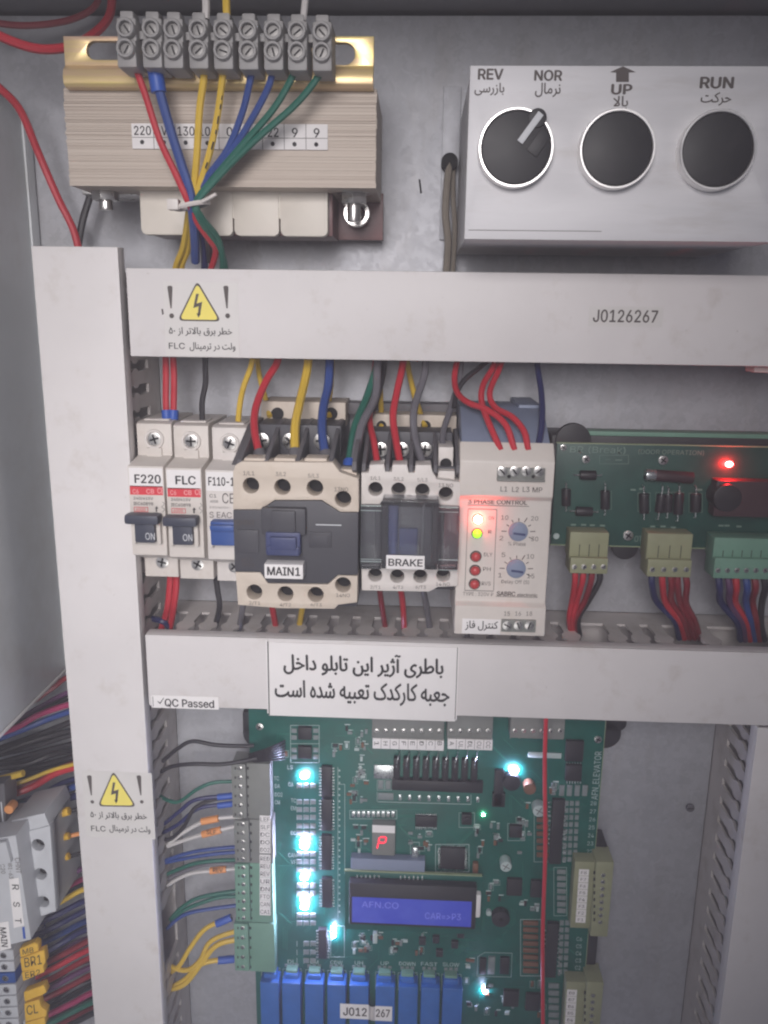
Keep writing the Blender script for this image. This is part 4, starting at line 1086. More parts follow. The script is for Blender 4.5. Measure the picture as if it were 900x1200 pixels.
comp('resistor_array', 'smd', 443, 929.5, 461, 937.5, .6, .15)
# -- header above the digit display
sbox(sk, 410, 949.5, 465, 959.5, y, .18)
for k in range(9): comp('solder_pad', 'solder', 412 + 5.8 * k, 951, 416.5 + 5.8 * k, 958, .5, .4)
dg = comp('digit_display', 'greyc', 436, 967, 463, 1002.5, 6, .4, None, 'single red seven segment digit showing P')
tp = MB.part('top_edge', 'paper', dg); tp.pbox(436.3, 967.5, 462.8, 976, y - 6.2, y - 5.9, 0)
sg = MB.part('segments', 'seg', dg)
G = lambda u, v: (443 + u * 8.2 + (1 - v) * 2.6 - 1, 981 + v * 13.2)
for q in (((.12, .0), (.88, .0)), ((1.0, .06), (1.0, .46)), ((.12, .5), (.88, .5)), ((0, .06), (0, .44)), ((0, .56), (0, .98))):
    a, b = P(*G(*q[0]), y - 6.3), P(*G(*q[1]), y - 6.3); sg.tube([a, b], .38, 6, smooth=False)
for k in range(7): sk.pbox(438 + 3.6 * k, 961, 439.2 + 3.6 * k, 967, y - .3, y, 0)
p = comp('driver_chip', 'chip', 486.5, 957, 512, 969.5, 2.4, .4); pins(p, 486.5, 957, 512, 969.5, 12, False)
comp('crystal', 'solder', 482.5, 993.5, 490.5, 1008.5, 3, 1.2); sbox(sk, 481, 987, 491.5, 1011, y, .16)
sq = comp('processor', 'chip', 516, 994, 545, 1019, 2.2, .5); pins(sq, 516, 994, 545, 1019, 16, True, .7, .3); pins(sq, 516, 994, 545, 1019, 16, False, .7, .3)
sbox(sk, 510.5, 989.5, 549.5, 1021.5, y, .22)
comp('tantalum_capacitor', 'brown', 554, 1012, 560.5, 1024, 3, .6)
for (a, b, c, d) in ((541, 955, 553, 967), ):
    p = comp('push_switch', 'chip', a, b, c, d, 3, .5); p.pcyl(547, 961, y - 4, y - 3, 1.6); sbox(sk, 538, 952.5, 556, 969.5, y, .14)
# -- display module
mod = MB.part('display_board', 'pcb', label='green board of the display module'); mod.pbox(404, 1023.5, 565, 1092, y - 7, y - 5.4, .1)
e_ = MB.part('board_edge', 'pcbe', mod); e_.pbox(403.5, 1023, 565, 1024.2, y - 7.2, y - 5.4, 0)
rb = comp('ribbon_socket', 'bluegrey', 411, 1007.5, 498, 1022, 6, .6)
pn = MB.part('pins', 'solder', mod)
for k in list(range(6)) + list(range(10, 16)): pn.pbox(417.5 + 5.1 * k, 1026.3 + .08 * k, 419.2 + 5.1 * k, 1031.2 + .08 * k, y - 8.2, y - 7, .2)
fr = MB.part('display_frame', 'chip', mod); fr.pbox(409, 1037.5, 558, 1086.5, y - 13, y - 7, .8)
fr.pbox(411, 1036.4, 476, 1037.8, y - 12, y - 7, .2)
lc = MB.part('display_screen', 'lcd', mod); lc.pbox(412.5, 1054, 552.5, 1083.5, y - 13.2, y - 12.9, 0)
lt = MB.part('lettering', 'lcdt', lc); lt.text('AFN.CO', 424, 1056.8, 467, 1064, y - 13.22, .0); lt.text('CAR=>P3', 498, 1070, 540, 1077.5, y - 13.22, .0)
p = comp('backlight_tab', 'paper', 555.5, 1049, 563.5, 1076, 11, 1.2, mod)
# -- round parts
def can(px, py, r, h, mat, lab=None):
    p = MB.part('capacitor', mat, label=lab); c = P(px, py, y - h); p.cyl((c.x, y - h, c.z), (0, 1, 0), r, h, 28, .5); return p
for px, py, r in ((632, 951, 3.7), (593, 1016, 3.4)):
    p = can(px, py, r, 7, 'silk', 'small silver capacitor'); c = P(px, py, y - 7.1)
    cr = MB.part('vent_cross', 'inkg', p)
    for a in (.5, 2.1): cr.box(c.x - r * .7, c.x + r * .7, c.y - .05, c.y + .1, c.z - .2, c.z + .2, 0, 0, Matrix.Rotation(a, 3, 'Y'))
can(573, 1071, 1.7, 3, 'silk'); can(558, 1089, 2.0, 3, 'smd')
p = can(587, 1078, 5.4, 5, 'chip', 'black round buzzer'); MB.part('buzzer_hole', 'dark', p).pcyl(587, 1078, y - 5.2, y - 5, 1.2)
can(600, 918, 5.0, 6, 'chip'); c = P(601, 925, y)
p = can(621, 925, 3.6, 6, 'brown')
# -- chips right of the display
for (a, b, c, d, nm) in ((594, 1031, 612, 1050, 'regulator'), (622, 1033, 636, 1052, 'regulator'), (590, 1162, 608, 1180, 'regulator'), (616, 1166, 633, 1185, 'regulator'), (597, 968, 612, 982, 'logic_chip'), (577, 930, 592, 946, 'logic_chip'), (579, 903, 590, 945, 'logic_chip')):
    comp(nm, 'chip', a, b, c, d, 2.6, .4)
sbox(sk, 595, 965, 615, 985, y, .14)
for px, py in ((511, 1102), (515, 1118), (495, 1104), (533, 1108), (540, 1096)): comp('push_switch', 'chip', px - 4, py - 4, px + 4, py + 4, 2.4, .5)
sline(sk, [(560, 1121), (568, 1116), (600, 1117), (599, 1145), (559, 1144), (560, 1121)], y, .18)
comp('socket', 'smd', 572, 1122, 580, 1142, 1.4, .3); comp('logic_chip', 'chip', 586, 1123, 597, 1142, 2, .4); comp('logic_chip', 'chip', 562, 1124, 570, 1142, 2, .4)
sbox(sk, 610, 1077.5, 634, 1143.5, y, .18)
for k in range(8): comp('power_resistor', 'brown', 613, 1080 + 8 * k, 631, 1085 + 8 * k, 1.4, .5)
sbox(sk, 626, 955, 647, 1010, y, .14)
for k in range(6): comp('power_resistor', 'brown', 629, 959 + 8.2 * k, 643, 964 + 8.2 * k, 1.4, .5)
p = comp('driver_chip', 'chip', 645.5, 938, 660, 1013, 3.2, .4); pins(p, 645.5, 938, 660, 1013, 14, True)
p = comp('driver_chip', 'chip', 639.5, 1083, 653.5, 1146, 3.2, .4); pins(p, 639.5, 1083, 653.5, 1146, 12, True)
comp('power_chip', 'chip', 663, 869, 684, 893, 3, .5); p = comp('power_chip', 'chip', 663, 897, 682, 916, 3, .5); pins(p, 663, 897, 682, 916, 6, False)
for k in range(4): comp('resistor_array', 'smd', 655.5 + 9 * k, 920.5, 661.5 + 9 * k, 933, .8, .2)
for k in range(9):
    for j, a in enumerate((662, 668, 674.5)): comp('chip_resistor', 'smd', a - .35 * k, 939 + 8.2 * k, a + 4.4 - .35 * k, 944.5 + 8.2 * k, .6, .12)
for k in range(8):
    for a in (656, 662.5): comp('chip_resistor', 'smd', a - .3 * k, 1079 + 8.2 * k, a + 4.8 - .3 * k, 1084.5 + 8.2 * k, .6, .12)
sbox(sk, 649, 1016.5, 664, 1073, y, .14)
for k in range(7): comp('chip_resistor', 'smd', 653, 1019.5 + 7.6 * k, 663, 1024.5 + 7.6 * k, .8, .15)
for k in range(6): comp('chip_resistor', 'smd', 643, 1153 + 8.5 * k, 655, 1158.5 + 8.5 * k, .8, .15)
for k, s_ in enumerate(('28', '27', '26', '25', '24', '23', '22', '21')): le.text(s_, 692 - .75 * k, 939 + 9.4 * k, 699 - .75 * k, 943.6 + 9.4 * k, y - .02, .0)
for k, s_ in enumerate(('C6', 'C5', 'C4', 'C3', 'C2', 'C1')): le.text(s_, 675.5 - .4 * k, 1098 + 8.4 * k, 682 - .4 * k, 1102.6 + 8.4 * k, y - .02, .0)
le.text('AFN_ELEVATOR', 695, 880.5, 703.5, 937, y - .02, .0, rot=-90)
# -- right connectors
def right_block(x0, xm, x1, y0, y1, names, lab, lx):
    n = len(names); p = MB.part('output_connector', 'olive', label=lab); p.pbox(x0, y0, xm, y1 - 10 if n == 8 else y1, y - 9, y, .6)
    pl = MB.part('plug', 'olive', p); pl.pbox(xm - 2, y0, x1, y1, y - 12, y + 4, .8)
    q = MB.part('connector_labels', 'paper', p); s_ = (y1 - 16 - (y0 + 9)) / n
    for k, t_ in enumerate(names):
        a = y0 + 9 + s_ * k; o = lx - .55 * k
        q.pbox(o, a, o + 11.6, a + s_ - .7, y - 9.25, y - 9, 0)
        MB.part('lettering', 'inkg', q).text(t_, o + 2.4, a + 2, o + 9, a + s_ - 2.6, y - 9.27, .0)
        screw(MB, P(x1 - 9 - .5 * k, a + s_ / 2 + 3, y - 12.3), 1.3, pl, cross=False, ang=random.uniform(0, 3))
        MB.part('wire_entry', 'dark', pl).pbox(xm - 1.5, a + 2, xm + .5, a + 5.5, y - 12.1, y - 11.9, 0)
right_block(671, 697, 716, 1010, 1098, ('F8', 'F7', 'F6', 'F5', 'F4', 'F3', 'F2', 'F1'), 'olive eight way connector on the right edge', 678.5)
right_block(661, 686, 704, 1151, 1239, ('D8', 'D7', 'D6', 'D5', 'D4', 'D3', 'D2', 'D1'), 'olive connector at the bottom right corner', 664.5)
# -- copper traces under the solder mask
tr = MB.part('traces', 'trace')
random.seed(21)
for _ in range(110):
    px, py = random.uniform(325, 690), random.uniform(850, 1180); pts = [(px, py)]
    for _k in range(random.randint(1, 3)):
        dx, dy = random.choice(((1, 0), (0, 1), (.7, .7), (-.7, .7), (-1, 0))); l_ = random.uniform(5, 26); px, py = min(692, max(325, px + dx * l_)), min(1195, max(850, py + dy * l_)); pts.append((px, py))
    for j in range(random.choice((1, 1, 2, 3))):
        tr.tube([P(a + 2.2 * j, b + (1.1 * j), y + .08) for a, b in pts], .22, 4, smooth=False)
# -- scattered small parts
zones = ((406, 895, 436, 945, 16), (409, 968, 434, 1002, 9), (466, 972, 508, 1004, 9), (556, 965, 590, 1010, 14), (566, 1030, 590, 1060, 6), (410, 1093, 500, 1120, 24), (555, 1150, 640, 1198, 18), (600, 1056, 636, 1074, 6), (605, 935, 626, 1005, 9), (640, 900, 660, 935, 6), (376, 850, 434, 892, 14), (322, 880, 342, 890, 3), (545, 1122, 558, 1196, 6))
for (a, b, c, d, n) in zones:
    for _ in range(n):
        px, py = random.uniform(a, c - 6), random.uniform(b, d - 5); v = random.random() < .5; w_, h_ = (3, 5.5) if v else (5.5, 3)
        comp('chip_capacitor' if random.random() < .5 else 'chip_diode', random.choice(('smd', 'brown', 'smd', 'chip', 'silk')), px, py, px + w_, py + h_, random.uniform(.5, 1.1), .12)
        if random.random() < .75: sk.pbox(px + random.uniform(-2, 2), py - 2.6, px + random.uniform(3, 7), py - 1.4, y - .06, y, 0)
        if random.random() < .25: sbox(sk, px - 1.4, py - 1.2, px + w_ + 1.4, py + h_ + 1.2, y, .1)
MB.part('contrast_trimmer', 'silk').pbox(437, 1094, 442, 1106, y - 3, y, .3)
for px, py in ((432, 1089), (431, 1107)): MB.part('solder_dot', 'solder').pcyl(px, py, y - .8, y, .9)

# ================================================================== WIRES
# -- from the terminal strip to the tied bundle
G_ = 'transformer tap wires'
Yt = -24
def tap(label, mat, pts, r=1.45, boot=None):
    n = len(pts); return wire(label, mat, [(a, b, Yt + 6 * (i / (n - 1)) ** 1.3 + max(0, b - 250) * .45) for i, (a, b) in enumerate(pts)], r, G_, boot=boot)
tap('red wire from the first pole of the terminal strip, looping below the cable tie', 'w_red', [(158, 74), (162, 88), (172, 115), (188, 163), (206, 203), (221, 236), (232, 262), (246, 282), (253, 293), (251, 304), (247, 318), (246, 335)], 1.5)
tap('thick blue wire with a blue sleeve at the second pole of the terminal strip', 'w_blue', [(181, 78), (183, 92), (189, 115), (200, 155), (213, 195), (221, 224), (224, 245), (227, 275), (229, 306)], 2.1, ('boot', 'start', 10))
tap('plain yellow wire from the fourth pole of the terminal strip', 'w_yel', [(239, 76), (238, 95), (235, 130), (231, 185), (227, 226), (224, 246)], 1.6)
t = tap('yellow wire with black print from the fifth pole of the terminal strip', 'w_yel', [(263, 76), (261, 100), (256, 135), (247, 175), (234, 215), (226, 244)], 1.5)
t.parts[0].name = 'insulation'; pr = t.part('printing', 'ink')
for a, b, c, d in ((261.3, 98, 260.6, 106), (260, 112, 259.4, 117), (258.6, 122, 257.8, 128), (256, 136, 254.6, 145), (253.4, 152, 252.4, 157), (250, 166, 247.6, 175), (243, 190, 240.6, 197)):
    pr.tube([P(a, b, -24.9 + (b - 76) * .02), P(c, d, -24.9 + (d - 76) * .02)], .3, 5, smooth=False)
tap('blue wire from the sixth pole of the terminal strip', 'w_blue', [(296, 78), (293, 95), (285, 130), (266, 175), (240, 212), (227, 240)], 1.5)
tap('blue wire from the seventh pole of the terminal strip', 'w_blue', [(320, 80), (315, 100), (300, 130), (277, 170), (246, 212), (229, 242)], 1.5)
tap('green wire from the eighth pole of the terminal strip', 'w_green', [(347, 80), (339, 100), (318, 130), (282, 172), (250, 208), (230, 236), (231, 252), (248, 280), (262, 302), (266, 335)], 1.5)
tap('green wire from the last pole of the terminal strip', 'w_green', [(377, 82), (369, 97), (343, 125), (300, 165), (258, 205), (232, 238), (238, 256), (254, 280), (262, 306), (258, 335)], 1.5)
wire('black wire leaving the cable tie beside the red loop', 'w_blk', [(228, 240, -18), (236, 262, -14), (244, 280, -6), (246, 306, 10)], 1.5, G_)
wire('navy wire dropping straight from the cable tie behind the red loop', 'w_navy', [(224, 240, -16), (233, 265, -8), (238, 290, 4), (240, 330, 20)], 1.7, G_)
wire('yellow wire entering the cable duct below the cable tie', 'w_yel', [(222, 240, -14), (219, 262, -6), (214, 290, 6), (206, 312, 14), (204, 335, 20)], 1.5, G_)
wire('second yellow wire entering the cable duct behind the thick blue wire', 'w_yel', [(224, 242, -12), (222, 265, -4), (219, 292, 8), (214, 312, 16), (212, 335, 22)], 1.5, G_)
ti = Thing('cable_tie', 'white cable tie holding the coloured bundle under the transformer', 'cable tie')
c = P(225, 241, -19)
tp = ti.part('strap', 'white'); tt = bmesh.new()
ringp = [Vector((c.x + 7.2 * math.cos(a), -19 + 5.2 * math.sin(a), c.z + 1.4 * math.cos(a))) for a in [2 * math.pi * k / 22 for k in range(23)]]
tp.tube(ringp, 1.1, 6, smooth=False)
ti.part('lock_head', 'white').box(c.x - 9.5, c.x - 4.5, -25, -20, c.z - 2.4, c.z + 2.2, .6)
ti.part('tail', 'white').tube([(c.x + 5, -23, c.z + 1), (c.x + 9, -25, c.z + 2.4), (c.x + 12.5, -26, c.z + 4)], .8, 6)
# -- wires above the strip and upper left
wire('white wire entering the top of the terminal strip at its fourth pole', 'w_white', [(241, 22, -26), (241, 5, -26), (239, -30, -24)], 1.6, 'wires entering the strip from above')
wire('yellow wire entering the top of the terminal strip at its fifth pole', 'w_yel', [(266, 24, -26), (266, 5, -26), (264, -30, -24)], 1.6, 'wires entering the strip from above')
wire('white wire entering the top of the terminal strip at its eighth pole', 'w_white', [(355, 24, -26), (357, 5, -26), (360, -30, -24)], 1.4, 'wires entering the strip from above')
wire('red wire sagging across the top left corner', 'w_red', [(-20, 33, 0), (20, 50, 4), (50, 58, 8), (85, 54, 16), (112, 38, 26), (128, 16, 36), (132, -20, 44)], 2.1)
wire('dark red wire arching behind the sagging red wire, top left corner', 'w_dred', [(-20, 25, 30), (30, 30, 34), (80, 24, 40), (110, 8, 44), (120, -20, 46)], 1.6)
wire('red wire running down from the left edge behind the tall cable duct', 'w_red', [(-20, 88, 10), (2, 104, 14), (24, 130, 22), (45, 178, 30), (68, 232, 34), (86, 270, 36), (96, 310, 38)], 1.9)
wire('black wire slanting from the transformer foot behind the tall cable duct', 'w_blk', [(109, 220, 40), (104, 236, 40), (97, 262, 40), (90, 300, 40)], 1.9)

# -- drops from the upper duct into the devices
G_ = 'wires dropping from the upper cable duct'
def drop(label, mat, pts, r=1.35, **k): return wire(label, mat, pts, r, G_, **k)
drop('red wire with a blue sleeve into breaker F220, left of a pair', 'w_red', [(194, 405, 22), (195, 440, 22), (195, 470, 20), (196, 492, 18)], 1.7, boot=('boot', 'end', 5))
drop('red wire with a blue sleeve into breaker F220, right of a pair', 'w_red', [(202, 405, 24), (203, 440, 24), (203, 470, 21), (203, 492, 19)], 1.7, boot=('boot', 'end', 5))
drop('black wire into the top of breaker FLC', 'w_blk', [(240, 405, 22), (241, 432, 22), (241, 450, 22), (238, 470, 20), (237, 494, 18)], 1.5)
drop('yellow wire into the top of breaker F110', 'w_yel', [(299, 405, 22), (294, 430, 22), (286, 452, 22), (281, 472, 20), (279, 494, 18)], 1.5)
drop('yellow coil wire into the left rear terminal of the MAIN1 contactor', 'w_yel', [(300, 405, 40), (305, 440, 36), (311, 468, 30), (316, 488, 23)], 1.4)
drop('yellow coil wire into the right rear terminal of the MAIN1 contactor', 'w_yel', [(390, 405, 40), (388, 450, 36), (386, 472, 30), (386, 488, 23)], 1.4)
drop('thick red wire into the first pole of the MAIN1 contactor', 'w_red', [(328, 405, 22), (325, 425, 20), (311, 447, 14), (299, 478, 4), (298, 506, -8), (307, 543, -20)], 1.9, boot=('mgrey', 'end', 7))
drop('thick yellow wire into the second pole of the MAIN1 contactor', 'w_yel', [(361, 405, 22), (360, 425, 20), (357, 447, 14), (350, 474, 4), (346, 502, -8), (346, 543, -20)], 2.2, boot=('mgrey', 'end', 7))
drop('thick blue wire into the third pole of the MAIN1 contactor', 'w_blue', [(387, 405, 22), (386, 425, 20), (384, 452, 14), (378, 480, 4), (379, 510, -8), (384, 545, -20)], 2.2, boot=('mgrey', 'end', 7))
drop('green wire into the auxiliary terminal of the MAIN1 contactor', 'w_green', [(446, 405, 26), (440, 432, 22), (430, 465, 14), (416, 500, 0), (408, 550, -20)], 1.9, boot=('boot', 'end', 5))
drop('dark grey wire beside the green one at the MAIN1 auxiliary terminal', 'w_grey', [(444, 405, 20), (443, 430, 18), (439, 466, 10), (424, 500, -4), (413, 552, -20)], 2.0)
drop('black wire bending from the duct behind the green wire', 'w_blk', [(450, 405, 32), (447, 440, 30), (437, 480, 20), (420, 520, 6), (414, 545, 0)], 1.7)
drop('red wire into the first pole of the BRAKE contactor', 'w_red', [(443, 405, 30), (438, 450, 24), (433, 490, 10), (437, 518, -4), (443, 548, -14)], 1.6)
drop('red wire into the second pole of the BRAKE contactor', 'w_red', [(475, 405, 24), (471, 432, 20), (464, 460, 12), (461, 488, 4), (463, 516, -4), (470, 548, -14)], 1.8)
drop('grey wire into the third pole of the BRAKE contactor', 'w_grey', [(500, 405, 20), (498, 440, 16), (490, 466, 8), (484, 488, 2), (487, 515, -4), (497, 548, -14)], 1.8)
drop('yellow coil wire into the left rear terminal of the BRAKE contactor', 'w_yel', [(446, 405, 42), (446, 450, 40), (446, 480, 34), (447, 501, 23)], 1.4)
drop('yellow coil wire into the right rear terminal of the BRAKE contactor', 'w_yel', [(474, 405, 42), (480, 440, 40), (488, 470, 34), (498, 500, 23)], 1.5)
drop('dark grey wire into the auxiliary terminal of the BRAKE contactor', 'w_grey', [(540, 405, 26), (538, 440, 22), (530, 475, 14), (520, 505, 2), (518, 530, -8), (522, 546, -13)], 1.5)
drop('dark wire slanting across above the phase relay', 'w_blk', [(592, 405, 24), (566, 428, 22), (545, 445, 18), (536, 460, 14), (532, 478, 10)], 1.4)
drop('red wire into terminal L1 of the phase relay', 'w_red', [(586, 405, 22), (578, 430, 14), (565, 452, 4), (564, 472, -6), (574, 497, -18), (587, 528, -25)], 1.5)
drop('red wire into terminal L2 of the phase relay', 'w_red', [(540, 405, 22), (533, 440, 16), (536, 460, 6), (550, 473, -4), (572, 480, -12), (592, 497, -20), (603, 528, -25)], 1.5)
drop('red wire into terminal L3 of the phase relay', 'w_red', [(594, 405, 22), (586, 432, 14), (574, 460, 2), (580, 478, -6), (600, 488, -14), (613, 505, -20), (619, 528, -25)], 1.5)
drop('blue grey wire into terminal MP of the phase relay', 'w_navy', [(629, 405, 24), (631, 430, 18), (635, 462, 4), (635, 495, -12), (630, 528, -24)], 1.5)
# -- below the devices into the lower duct
G_ = 'wires running into the lower cable duct'
drop('red wire from the bottom of breaker F220 into the lower duct, left of a pair', 'w_red', [(200, 668, 22), (198, 690, 22), (195, 715, 24), (188, 740, 28)], 1.8)
drop('red wire from the bottom of breaker F220 into the lower duct, right of a pair', 'w_red', [(207, 668, 22), (206, 690, 22), (203, 715, 24), (198, 742, 28)], 1.8)
drop('blue wire crossing the corner under breaker F220', 'w_navy', [(178, 725, 26), (190, 728, 24), (198, 735, 26), (204, 748, 32)], 1.7)
drop('black wire from the bottom of breaker FLC into the lower duct', 'w_blk', [(252, 668, 22), (255, 690, 22), (256, 712, 22), (252, 735, 28)], 1.6)
drop('red wire under the MAIN1 contactor', 'w_red', [(318, 700, 10), (321, 718, 16), (324, 738, 26)], 1.7)
drop('grey wire under the MAIN1 contactor', 'w_grey', [(286, 700, 10), (284, 718, 16), (280, 738, 26)], 1.6)
drop('yellow wire under the MAIN1 contactor', 'w_yel', [(356, 700, 16), (353, 715, 20), (350, 738, 28)], 1.6)
drop('dark red wire under the BRAKE contactor at its first pole', 'w_dred', [(444, 684, 6), (447, 705, 14), (452, 738, 28)], 1.5)
drop('red wire under the BRAKE contactor at its second pole', 'w_red', [(468, 684, 6), (472, 705, 14), (474, 738, 28)], 1.6)
drop('grey wire under the BRAKE contactor at its third pole', 'w_grey', [(494, 684, 6), (498, 705, 14), (504, 738, 28)], 1.6)
# -- diode board plugs
G_ = 'wires from the diode board plugs'
for k, (a, m, lab) in enumerate(((674, 'w_red', 'red wire leaving the first olive plug at its left end'), (684, 'w_red', 'red wire leaving the first olive plug, second from its left end'), (694, 'w_dred', 'dark red wire leaving the first olive plug, third from its left end'), (703, 'w_blk', 'black wire leaving the right end of the first olive plug'))):
    drop(lab, m, [(a, 668, 8), (a - 1, 682, 8), (a - 4 - 3 * k, 704, 16), (668 + 3.2 * k, 726, 22), (670 + 3 * k, 745, 34)], 1.6)
for k, (a, m, lab) in enumerate(((764, 'w_navy', 'navy wire leaving the left end of the second olive plug'), (776, 'w_red', 'bright red wire leaving the second olive plug beside the navy one'), (786, 'w_dred', 'dark red wire leaving the middle of the second olive plug'), (794, 'w_dred', 'dark red wire leaving the second olive plug, second from its right end'), (803, 'w_dred', 'dark red wire leaving the right end of the second olive plug'))):
    drop(lab, m, [(a, 672, 8), (a + 1, 686, 8), (a + 5 - k, 706, 16), (790 + 6 * k, 728, 22), (796 + 6 * k, 748, 34)], 1.7)
for k, (a, m, lab) in enumerate(((842, 'w_navy', 'navy wire leaving the left end of the green plug'), (853, 'w_pur', 'purple wire leaving the green plug beside the navy one'), (862, 'w_red', 'bright red wire leaving the green plug'), (874, 'w_blue', 'blue wire leaving the middle of the green plug'), (884, 'w_dred', 'dark red wire leaving the green plug'), (895, 'w_blk', 'black wire leaving the green plug at the photo edge'))):
    drop(lab, m, [(a, 675, 8), (a + 2, 690, 8), (a + 3 - k, 706, 16), (864 + 5.5 * k, 730, 22), (868 + 5.5 * k, 750, 34)], 1.8)
# -- left duct to the control board inputs
G_ = 'wires from the tall duct to the control board'
K = .35
def inp(label, mat, pts, r=1.15, **k):
    n = len(pts); return wire(label, mat, [(u * K, 780 + v * K, 27 - 4 * math.sin(math.pi * i / (n - 1))) for i, (u, v) in enumerate(pts)], r, G_, **k)
inp('black wire arching highest from the tall duct to the control board corner', 'w_blk', [(545, 320), (590, 280), (645, 252), (720, 263), (790, 268), (850, 268)], 1.2)
inp('black wire running level just below the highest one', 'w_blk', [(540, 355), (580, 335), (650, 328), (750, 330), (860, 310)], 1.2)
inp('teal wire dipping below the two black ones', 'w_green', [(525, 430), (560, 452), (600, 455), (660, 412), (720, 390), (800, 388)], 1.1)
inp('navy wire with a blue sleeve, upper of three', 'w_navy', [(550, 530), (600, 490), (660, 450), (780, 435)], 1.2, boot=('boot', 'end', 9))
inp('black wire looping low behind the navy sleeve wires', 'w_blk', [(530, 575), (570, 582), (610, 545), (650, 480), (700, 450), (780, 440)], 1.2)
inp('navy wire with a blue sleeve, lower of three', 'w_navy', [(545, 560), (600, 530), (670, 478), (780, 462)], 1.2, boot=('boot', 'end', 9))
inp('white wire with an orange marker, upper of two together', 'w_white', [(560, 600), (610, 560), (670, 528), (730, 512), (810, 505)], 1.2, marker=[((236, 962.8, 23), (256, 959.0, 23.4), 'orange')])
t = inp('white wire with an orange marker printed SLF', 'w_white', [(560, 605), (620, 585), (690, 562), (750, 545), (815, 532)], 1.2, marker=[((237, 978, 23), (259, 972.3, 23.5), 'orange')])
t.part('lettering', 'ink', t.parts[-1]).text('SLF', 242, 972.5, 253, 977.8, 20.9, .0)
inp('blue wire, upper of two running side by side', 'w_blue', [(530, 665), (560, 650), (640, 625), (720, 612), (810, 605)], 1.1)
inp('blue wire, lower of two running side by side', 'w_blue', [(530, 668), (570, 656), (650, 640), (730, 628), (815, 622)], 1.1)
inp('green wire below the two blue ones', 'w_green', [(555, 700), (600, 680), (660, 658), (740, 650), (815, 650)], 1.15)
t = inp('white wire with an orange marker printed REV', 'w_white', [(560, 735), (600, 712), (650, 694), (730, 682), (815, 678)], 1.15, marker=[((246, 1020.5, 23.3), (265, 1018.4, 24), 'orange')])
t.part('lettering', 'ink', t.parts[-1]).text('REV', 249.5, 1017, 261, 1022, 21.3, .0)
inp('dark grey wire just above the REV marker', 'w_grey', [(560, 715), (610, 690), (680, 668), (760, 662), (815, 664)], 1.1)
inp('green wire, upper of a sagging pair', 'w_green', [(570, 850), (600, 815), (650, 782), (720, 765), (815, 752)], 1.2)
inp('green wire, lower of a sagging pair', 'w_green', [(575, 860), (610, 825), (670, 795), (740, 778), (815, 772)], 1.2)
inp('blue wire below the sagging green pair', 'w_blue', [(560, 880), (590, 855), (630, 828), (700, 814), (815, 800)], 1.15)
inp('yellow wire with a blue sleeve arching highest', 'w_yel', [(575, 1025), (605, 1000), (640, 945), (690, 880), (775, 843)], 1.5, boot=('boot', 'end', 10))
inp('yellow wire curling low out of the duct then rising', 'w_yel', [(560, 1000), (590, 1015), (630, 1018), (670, 985), (710, 920), (815, 880)], 1.5)
inp('lowest yellow wire sweeping up from the duct', 'w_yel', [(545, 1085), (590, 1078), (630, 1055), (680, 990), (730, 935), (815, 912)], 1.7)
inp('yellow wire ending in the lower blue sleeve', 'w_yel', [(565, 1082), (620, 1050), (660, 1010), (710, 988), (785, 982)], 1.5, boot=('boot', 'end', 10))
cl_ = single('wire_bunch', 'w_blk', 'bunch of thin dark wires entering the control board at its top left corner', 'wire')
random.seed(2)
for k in range(7):
    cl_.tube([P(292, 884 + k * 1.6, 30), P(312, 878 + 2.2 * k, 26), P(326, 872 + 3 * k, 30), P(334, 868 + 3.4 * k, 36)], .6, 6)
wire('single red wire hanging straight down in front of the control board', 'w_red', [(641, 815, 8), (640, 850, 6), (639, 900, 2), (638, 1000, 0), (637, 1100, 0), (636.5, 1240, 0)], 1.15)

# ================================================================== LOWER LEFT CORNER
LB = Thing('power_breaker', 'grey three pole breaker lettered R S T, lower left corner', 'circuit breaker')
y = 0
q = lambda u, v: (u * .2166, 940 + v * .2166)
b = LB.part('body', 'grey')
b.holes([(p_.x, p_.z) for p_ in (P(*q(*c), y) for c in ((80, 178), (270, 128), (303, 590), (150, 645)))], [circ(*q(*c), y, 3.7) for c in ((205, 233), (218, 390), (231, 540))], y, y + 6, .4)
b.ppoly([q(*c) for c in ((60, 100), (240, 60), (268, 128), (80, 178))], y + 1, y + 30, .5)
b.ppoly([q(*c) for c in ((80, 178), (270, 128), (303, 590), (150, 645))], y + 6.1, y + 50, .4)
for c in ((205, 233), (218, 390), (231, 540)):
    LB.part('terminal_hole', 'dark', b).pcyl(*q(*c), y + 5.5, y + 6.3, 3.6)
    screw(LB, P(*q(c[0] - 4, c[1] + 8), y + 5), 2.3, b, ang=.8)
fc = LB.part('front_step', 'grey'); fc.ppoly([q(*c) for c in ((-320, 240), (85, 180), (168, 745), (-260, 850))], y - 14, y + 20, .7)
fc.ppoly([q(*c) for c in ((-300, 270), (30, 215), (60, 330), (-300, 400))], y - 17, y - 13, .6)
yl = y - 14.3
lab = LB.part('pole_label', 'paper', label='white strip printed R S T'); lab.ppoly([q(*c) for c in ((48, 418), (100, 410), (130, 668), (74, 682))], yl, yl + .4, .05)
for s_, c in (('R', (66, 446, 103, 474)), ('S', (72, 540, 108, 566)), ('T', (82, 628, 116, 654))):
    a_, d_ = q(c[0], c[1]), q(c[2], c[3]); LB.part('lettering', 'ink', lab).text(s_, *a_, *d_, yl - .02, .01, rot=90)
ml = LB.part('name_label', 'paper', label='white strip printed MAIN'); ml.ppoly([q(*c) for c in ((-14, 655), (44, 646), (60, 790), (0, 806))], yl, yl + .4, .05)
LB.part('lettering', 'ink', ml).text('MAIN', *q(4, 678), *q(38, 782), yl - .02, .015, rot=90)
LB.part('lettering', 'inkg', fc).text('CHNT', *q(84, 302), *q(112, 385), yl + .28, .0, rot=90)
